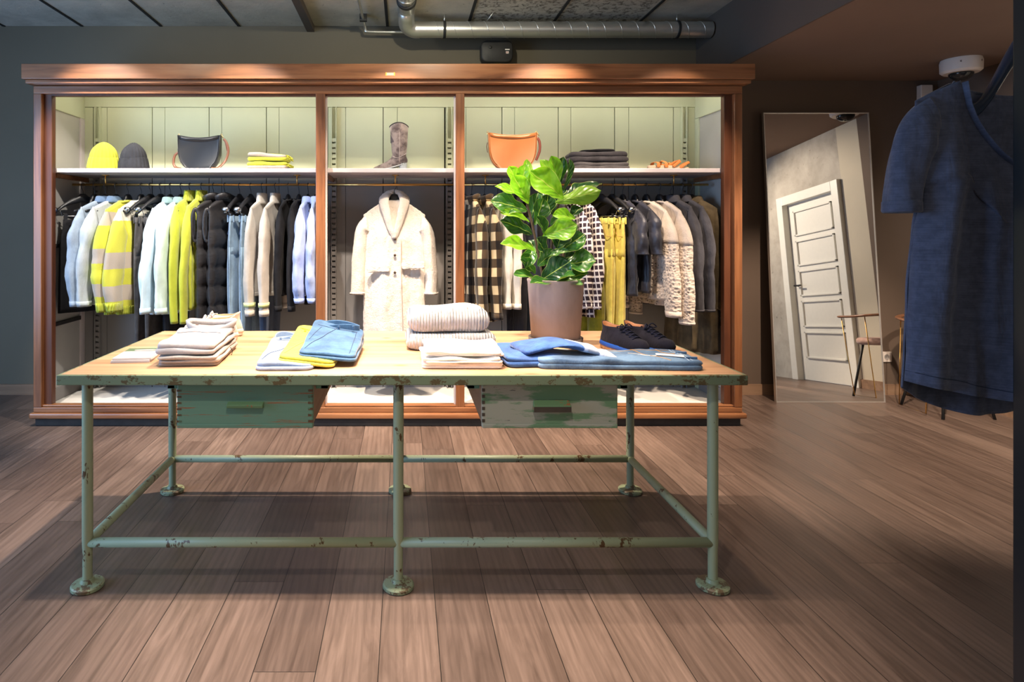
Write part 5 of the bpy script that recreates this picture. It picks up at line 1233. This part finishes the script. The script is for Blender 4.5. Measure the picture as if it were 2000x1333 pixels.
# ================================================================== things on the shelf
SH = SZ1 + .0008
def beanie(px, w_px, top_py, label, mat, seed):
    Y = 4.50; w = w_px * Y / F / 2; h = ZA(top_py, Y) - SH; n = 88
    t = thing('beanie', label, 'hat', (XA(px, Y), Y, SH), 0, 'ribbed beanies')
    def ring(r, z, am): return [(r * (1 + am * math.cos(22 * a)) * math.cos(a), .72 * r * (1 + am * math.cos(22 * a)) * math.sin(a), z + .006 * math.sin(a * 2 + seed)) for a in [2*PI*k/n for k in range(n)]]
    prof = [(.84, .38), (.86, .46), (.83, .56), (.75, .68), (.61, .80), (.42, .90), (.22, .97), (.03, 1.0)]
    MB().loft([ring(w * r, h * z, .03 if r > .3 else .01) for r, z in prof]).build('crown', mat, t)
    MB().loft([ring(w * r, h * z, .028) for r, z in ((.95, .01), (1.02, .03), (1.02, .10), (.96, .28), (.90, .42), (.87, .445), (.82, .44))]).build('cuff', mat, t)
M_yb = fabric('yellow_wool_rib', (.50, .50, .04), .12, freq=200); M_bb = fabric('charcoal_wool_rib', (.040, .040, .046), .25, freq=200)
beanie(203, 62, 279, 'acid yellow ribbed beanie on the shelf at the far left', M_yb, 1); beanie(261, 58, 280, 'charcoal grey ribbed beanie beside the yellow one', M_bb, 2)
M_lbk = plain('black_smooth_leather', (.011, .012, .015), .36, spec=.4, bmp=.03, scale=200); M_ltn = plain('cognac_leather', (.36, .125, .035), .42, var=.12, bmp=.03, scale=8); M_lst = plain('brown_leather_strap', (.15, .05, .018), .4); M_gold = plain('gold_ring', (.85, .62, .28), .2, 1)
def handbag(px, x0_, x1_, ytop, mat, label, strap, smat):
    Y = 4.47; k = Y / F; w = (x1_ - x0_) * k; h = ZA(ytop, Y) - SH; cx = XA((x0_ + x1_) / 2, Y)
    t = thing('handbag', label, 'handbag', (cx, Y, SH)); hw_ = w / 2
    pts = []
    for i in range(13): f = i / 12; x = lerp(hw_, -hw_, f); pts.append((x, h - .020 * (1 - (2 * f - 1) ** 2)))      # concave top edge
    for i in range(1, 30):
        a = PI + PI * i / 30; q = abs(math.cos(a)) ** .62 * (1 if math.cos(a) > 0 else -1); z = h * .62 + h * .62 * math.sin(a) * (1.0); pts.append((hw_ * 1.0 * q * (1 - .03), max(.0, z if z > 0 else 0)))
    m = MB(); rings = []; n = len(pts); cz = h * .5
    for y, s_ in ((-.047, .90), (-.050, .955), (-.044, .99), (-.02, 1.0), (.02, 1.0), (.044, .99), (.050, .955), (.047, .90)): rings.append([(x * s_, y * (1 - .35 * (z / h)), max(0, (z - cz) * s_ + cz if z > h * .1 else z * s_)) for x, z in pts])
    m.loft(rings); m.build('bag_body', mat, t, auto=50)
    q = MB().tube([(x * 1.003, -.0475 * (1 - .35 * (z / h)), max(.002, z - .001)) for x, z in pts], .0028, 6, closed=True); q.build('piped_edge', mat, t)
    m = MB(); m.loft([[(x * .93, -.0515 * (1 - .35 * (z / h)) + o_, z - .002) for x, z in pts[:13]] + [(x * .93, -.0505 * (1 - .35 * (z / h)) + o_, z - .030) for x, z in pts[12::-1]] for o_ in (-.002, .002)]); m.build('top_binding', mat, t)
    for s_ in (-1, 1): MB().tube([(s_ * (hw_ + .002) + .006 * math.cos(a), 0, h + .002 + .010 * math.sin(a)) for a in [2*PI*k_/16 for k_ in range(16)]], .002, 6, closed=True).build('metal_ring', M_gold, t)
    MB().tube([(hw_ + .004, -.004, h + .004), (hw_ + .020, -.012, h - .022)], .0035, 8).build('snap_hook', M_gold, t)
    for st in strap: MB().tube(smooth_path([(a * 1.0, b_, c_) for a, b_, c_ in st], 7), .0095, 8, flat=(.28, 1)).build('strap', smat, t)
    MB().box(-.006, .006, -.0515, -.049, .008, .0115).build('gold_stamp', M_gold, t, False)
    return t
handbag(390, 350, 432, 265, M_lbk, 'black leather half moon handbag with brown strap on the left shelf', [[(-.165, .03, .135), (-.195, .03, .11), (-.205, .03, .055), (-.185, .02, .022), (-.14, .0, .010)], [(.175, -.012, .225), (.198, -.014, .19), (.208, -.014, .13), (.185, -.02, .06), (.145, -.05, .012), (.10, -.06, .008)], [(.178, -.004, .222), (.188, -.002, .18), (.196, -.0, .14)]], M_lst)
handbag(1001, 953, 1047, 260, M_ltn, 'cognac brown leather half moon handbag on the right shelf behind the plant', [[(.182, -.01, .235), (.198, -.01, .205), (.200, -.01, .15), (.190, -.01, .11), (.172, -.01, .07)], [(-.178, .0, .2), (-.184, .0, .17), (-.176, .01, .13)]], plain('dark_red_strap', (.13, .03, .02), .4))
# folded scarves
M_scy = fabric('yellow_brushed_wool', (.66, .66, .06), .12, 'fur', freq=160, bmp=.5, dist=.004); M_scb = fabric('sand_brushed_wool', (.50, .40, .33), .1, 'fur', freq=160, bmp=.5, dist=.004)
def scarf(label, z0, h, w, fl):
    Y = 4.47; t = thing('folded_scarf', label, 'scarf', (XA(526, Y), Y, z0), 0, 'folded scarves')
    a, b_ = (M_scb, M_scy) if fl else (M_scy, M_scb)
    q = MB(); q.pad(rrect(w, .20, .03, 4), 0, h * .5, None, .004, 10, 2, T=7); q.build('lower_fold', M_scy if fl else M_scb, t)
    q = MB(); q.pad(rrect(w * .98, .20, .03, 4), h * .46, h * .54, None, .008, 10, 5 + h, (lambda x, y: -.010 * (x / w) * 2) if fl else None, T=7); q.build('upper_fold', M_scb if fl else M_scy, t)
    q = MB(); q.pad(rrect(w * .9, .12, .03, 4, -.01, .03), h * .93, .012, None, .006, 12, 3, (lambda x, y: -.010 * (x / w) * 2) if fl else None, T=5); q.build('top_fold', M_scy, t)
    q = MB(); rnd = random.Random(4)
    for k in range(34):
        y = -.085 + .17 * k / 33; z = h * rnd.uniform(.3, .75); q.tube([(w / 2 - .012, y, z), (w / 2 + .010, y + rnd.uniform(-.004, .004), z + .002), (w / 2 + .022, y + rnd.uniform(-.006, .006), z - .006)], .0022, 4)
    q.build('fringe', M_scy, t)
scarf('lower folded yellow and sand wool scarf on the shelf', SH, .050, .29, False); scarf('upper folded sand and yellow wool scarf, on the other scarf', SH + .059, .052, .28, True)
# boot
M_sue = fabric('grey_brown_suede', (.19, .16, .155), .45, freq=120, sheen=.3, scale=16, col2=(.050, .038, .040)); M_heel = plain('pale_grey_heel', (.30, .34, .37), .3)
def boot():
    Y = 4.48; k = Y / F; t = thing('ankle_boot', 'grey suede western boot with block heel on the middle shelf, toe to the left', 'boot', (XA(796, Y), Y, SH), 0); t.name = 'western_boot'
    n = 36
    def ring(x0_, x1_, w, z, lift=0, sh=1.0):       # x0 heel (right=0), x1 toe (negative)
        out = []
        for i in range(n):
            a = 2*PI*i/n; f = (1 - math.cos(a)) / 2; x = lerp(x0_, x1_, f); ww = w * abs(math.sin(a)) ** .75 * (1 if math.sin(a) > 0 else -1)
            taper = 1 - sh * max(0, (f - .45) / .55) ** 1.3 * .8
            out.append((x, ww * taper, z + lift * max(0, 1 - f * 1.7)))
        return out
    r = [ring(-.004, -.262, .036, .004, .050), ring(.0, -.258, .040, .012, .050), ring(.001, -.235, .041, .026, .044), ring(.0, -.19, .040, .045, .034), ring(-.003, -.150, .039, .065, .022, .7), ring(-.008, -.122, .039, .088, .010, .3), ring(-.010, -.112, .041, .112, 0, .1), ring(-.006, -.115, .044, .14, 0, 0), ring(.0, -.120, .048, .20, 0, 0), ring(.003, -.126, .050, .27, 0, 0)]
    top = []
    for i, (x, y, z) in enumerate(ring(.006, -.132, .051, .315, 0, 0)): top.append((x, y, z + .026 * (1 - ((x + .063) / .069) ** 2)))
    r.append(top); inner = [((x + .063) * .9 - .063, y * .9, z - .004) for x, y, z in top]; deep = [(x, y, .2) for x, y, z in inner]
    MB().loft(r + [inner, deep]).build('boot_shaft', M_sue, t)
    MB().tube([(x * 1.0, y, z) for x, y, z in top], .0035, 6, closed=True).build('top_binding', M_hang, t)
    h = MB(); h.loft([[(x, y, 0) for x, y in rrect(.058, .056, .02, 4, -.032, 0)], [(x, y, .03) for x, y in rrect(.060, .058, .02, 4, -.033, 0)], [(x, y, .052) for x, y in rrect(.070, .066, .024, 4, -.037, 0)]]); h.build('heel', M_heel, t, auto=50)
    s_ = MB(); s_.loft([[(x, y * 1.04, z - .004) for x, y, z in ring(-.004, -.264, .038, .004, .048)], [(x, y * 1.08, z + .003) for x, y, z in ring(-.002, -.266, .039, .004, .048)]]); s_.build('sole', M_heel, t)
    seams(t, [[(-.058, -.051, .33), (-.058, -.050, .2), (-.058, -.042, .10), (-.06, -.041, .06)], [(-.002, -.02, .125), (-.03, -.038, .105), (-.075, -.041, .085), (-.11, -.036, .10)]], plain('pale_topstitch', (.36, .32, .32), .7), 'topstitching', .0015)
    MB().box(-.068, -.048, -.0535, -.0505, .275, .335).build('pull_tab', M_sue, t, False, bevel=.002)
boot()
# folded dark sweaters, sandals
M_ch1 = fabric('charcoal_knit', (.030, .028, .032), .3, freq=200); M_ch2 = fabric('dark_grey_knit', (.060, .056, .058), .3, freq=200)
for l, z, h, w, mt, sd, dx in (('lowest dark grey folded sweater on the right shelf', SH, .050, .43, M_ch2, 11, 1.406), ('charcoal folded sweater in the middle of the dark stack', SH + .054, .072, .425, M_ch1, 12, 1.400), ('thin black folded top lying on the charcoal sweaters', SH + .130, .012, .25, M_bk, 13, 1.392)):
    t = thing('folded_sweater', l, 'sweater', (dx, 4.50, z), 0, 'folded dark sweaters'); q = MB(); q.pad(rrect(w, .24, .05, 4), 0, h * .52, None, .005, 9, sd, T=8); q.pad(rrect(w * .97, .235, .05, 4), h * .46, h * .54, None, .008, 8, sd + 5, T=8); q.build('folded_cloth', mt, t)
M_crk = plain('cork_footbed', (.62, .46, .32), .8, var=.2, scale=80); M_cst = plain('cognac_suede_strap', (.55, .18, .04), .7)
def sandal(loc, rz, label):
    t = thing('sandal', label, 'sandal', loc, rz, 'cognac sandals'); q = MB(); o_ = []
    for i in range(36):
        a = 2*PI*i/36; y = .125 * math.sin(a); f = (y + .125) / .25; o_.append(((.036 + .010 * f) * math.cos(a) * (1 - .12 * math.sin(PI * f)), y))
    q.pad(o_, 0, .028, .006); q.build('footbed', M_crk, t)
    for y in (.005, .065):
        MB().tube(smooth_path([(-.046, y, .012), (-.040, y, .045), (0, y + .01, .062 - (y * .15)), (.040, y, .045), (.046, y, .012)], 5), .014, 8, flat=(.16, 1.0)).build('strap', M_cst, t)
    MB().tube([(.0 + .009 * math.cos(a), .012 + .009 * math.sin(a), .0655) for a in [2*PI*k/12 for k in range(12)]], .0018, 5, closed=True).build('buckle', M_gold, t)
    MB().tube(smooth_path([(-.040, -.05, .02), (-.038, -.10, .055), (0, -.128, .065), (.038, -.10, .055), (.040, -.05, .02)], 5), .010, 8, flat=(.2, 1)).build('heel_strap', M_cst, t); return t
sd1 = sandal((XA(1296, 4.44), 4.44, SH), R(98), 'nearer cognac strap sandal with cork sole at the right end of the shelf')
copy_thing(sd1, (XA(1312, 4.55), 4.56, SH), R(82), 'further cognac strap sandal, behind the other one')

# ================================================================== the blue tee on a rack at the right edge
M_tee = fabric('heather_navy_jersey', (.080, .092, .140), .25, freq=320, rough=.85, sheen=.2, scale=50); 
nt = M_tee.node_tree; b = nt.nodes['Principled BSDF']
st_ = noi(nt, coords(nt, (14, 14, 480)), 1.0, 4, .7); old = b.inputs['Base Color'].links[0].from_socket
L(nt, mixc(nt, 1, old, ramp(nt, st_, [(.3, (.78, .78, .80)), (.7, (1.18, 1.18, 1.2))]), 'MULTIPLY'), b.inputs['Base Color'])
TY = 1.40; TXC = 1.425
te = thing('hanging_tee', 'navy blue heather short sleeved tee hanging at the right edge', 'shirt', (TXC, TY, 0), R(0))
def tee():
    NU, NV = 90, 80; hw = .262; zS = 1.645; zN = 1.690; nwid = .165
    def top(s, back):
        ax = abs(s) * hw
        if ax > nwid: return lerp(zN, zS, ((ax - nwid) / (hw - nwid)) ** 1.1)
        d = .035 if back else .205
        q = ax / nwid; return zN - d * (1 - q ** 2.2) ** (.62 if not back else .8)
    def pos(s, v, back):
        zb = 1.002 - .022 * (1 - abs(s) ** 1.5) + .008 * math.sin(4 * s) - (.052 * (1 - s * s) + .015 if back else 0)
        zz = lerp(top(s, back), zb, v)
        g = sm(v * 1.2); x = s * (hw + (.012 if v > .25 else 0) * sm((v - .25) * 4) + .018 * v)
        if v > .3: x = s * lerp(.262, .292 if back else .290, (v - .2) / .8) * (1 - .05 * math.exp(-((v - .32) / .12) ** 2))
        axx = abs(s) * hw; t0_ = lerp(.26, .03, sm((axx - nwid) / .09)) if axx > nwid else lerp(.26, .42, sm((nwid - axx) / .05)); th = .062 * math.sqrt(max(0, 1 - abs(s) ** 2.4)) * lerp(t0_, 1, sm(v * 3))
        fo = .013 * sm(v * 1.6 + .15) * math.sin(9.5 * s + .6 + .5 * v) + .007 * math.sin(21 * s + 2 + 2 * v) * sm(v * 2 + .2) + .005 * noise.noise(Vector((s * 5, v * 7, 3 if back else 8)))
        fo += .012 * math.exp(-((s + .62 - .12 * v) / .05) ** 2) * sm(v * 2)
        return (x, (th if back else -th) + fo * (1 if not back else lerp(1, .6, v)), zz)
    for back in (0, 1):
        m = MB()
        for j in range(NV + 1):
            for i in range(NU + 1): m.v.append(pos(-1 + 2 * i / NU, j / NV, back))
        for j in range(NV):
            for i in range(NU):
                a = j * (NU + 1) + i; q = (a, a + 1, a + NU + 2, a + NU + 1); m.f.append(q[::-1] if back else q)
        m.build('back_panel' if back else 'front_panel', M_tee, te, solid=.0016)
        nb = [pos(-nwid / hw + 2 * nwid / hw * i / 40, 0, back) for i in range(41)]
        MB().tube([(x, y - (.002 if not back else -.002), z - .006) for x, y, z in nb], .0125, 10, flat=(.14, 1.15)).build('neckband', M_tee, te)
        hm = [pos(-1 + 2 * i / 60, .962, back) for i in range(61)]; MB().tube([(x, y - (.0014 if not back else -.0014), z) for x, y, z in hm], .0011, 5).build('hem_stitch', plain('navy_thread_%d' % back, (.02, .03, .06), .9), te)
    for sd in (-1, 1):
        n = 30; rings = []
        pth = smooth_path([(sd * .222, 0, 1.600), (sd * .250, .0, 1.568), (sd * .272, .002, 1.51), (sd * .285, .004, 1.44), (sd * .287, .004, 1.396)], 6); K = len(pth)
        for i, p in enumerate(pth):
            t = i / (K - 1); ra = lerp(.056, .035, sm(t * 1.3)); ph_ = R(80) * (1 - sm(t / .6))
            rings.append([(p.x + sd * ra * math.cos(a) * math.cos(ph_) * (1 + .05 * math.sin(5 * a + 5 * t)), p.y + lerp(.022, .034, sm(t * 3)) * math.sin(a) * (1 + .08 * math.sin(4 * a + 7 * t)), p.z + ra * math.cos(a) * math.sin(ph_)) for a in [2*PI*k/n for k in range(n)]])
        so = MB().loft(rings, False, False).build('sleeve', M_tee, te, solid=.0016)
        cu = []
        for k_, dz in ((1.0, .022), (1.06, .018), (1.08, -.002), (1.02, -.006), (.97, .0)): 
            c_ = Vector((sum(q[0] for q in rings[-1]) / n, sum(q[1] for q in rings[-1]) / n, 0)); cu.append([(c_.x + (x - c_.x) * k_, c_.y + (y - c_.y) * k_, z + dz) for x, y, z in rings[-1]])
        MB().loft(cu, False, False).build('rolled_cuff', M_tee, so, solid=.0016)
tee()
M_nvh = plain('dark_navy_hanger', (.012, .022, .045), .28, spec=.6)
hg = thing('clothes_hanger', 'large glossy dark navy hanger inside the blue tee at the right edge', 'hanger', (TXC, TY, 0))
rings = []
for i in range(41):
    s_ = -1 + i / 20; a = abs(s_); zt = 1.815 - .150 * sm(a / .70) - .040 * a ** 2; hh = lerp(.060, .030, sm(a * 1.2)); 
    if a > .97: hh *= .6
    rings.append([(s_ * .188, lerp(.013, .005, a) * math.cos(q), zt - .012 * a - hh / 2 + hh / 2 * math.sin(q)) for q in [2*PI*k/14 for k in range(14)]])
MB().loft(rings).build('hanger_body', M_nvh, hg)
MB().tube(smooth_path([(0, 0, 1.81), (0, 0, 1.90), (.020, 0, 1.935), (.022, 0, 1.965), (0, 0, 1.982), (-.020, 0, 1.965)], 6), .003, 8).build('hook', M_clip, hg)
M_rk = plain('dark_teal_black_rack_steel', (.005, .008, .011), .35, .2)
rk = thing('clothes_rack', 'black square steel garment rack post at the right edge of the photo', 'rack', (0, 0, 0))
bx(1.257, 1.292, 1.235, 1.27, .0, 2.0).build('post', M_rk, rk, False, bevel=.002); bx(1.62, 1.655, 1.235, 1.27, 0, 2.0).build('post', M_rk, rk, False, bevel=.002)
bx(1.257, 1.655, 1.235, 1.27, 2.0, 2.035).build('top_bar', M_rk, rk, False, bevel=.002); bx(1.292, 1.62, 1.235, 1.27, .0, .03).build('bottom_bar', M_rk, rk, False, bevel=.002)
bx(TXC - .012, TXC + .012, 1.27, 1.46, 1.955, 1.977).build('hanging_arm', M_rk, rk, False, bevel=.002); bx(TXC - .012, TXC + .012, 1.245, 1.27, 1.955, 2.0).build('arm_bracket', M_rk, rk, False)
bx(1.257, 1.292, 1.27, 1.75, 0, .025).build('base_foot', M_rk, rk, False, bevel=.002); bx(1.62, 1.655, 1.27, 1.75, 0, .025).build('base_foot', M_rk, rk, False, bevel=.002)
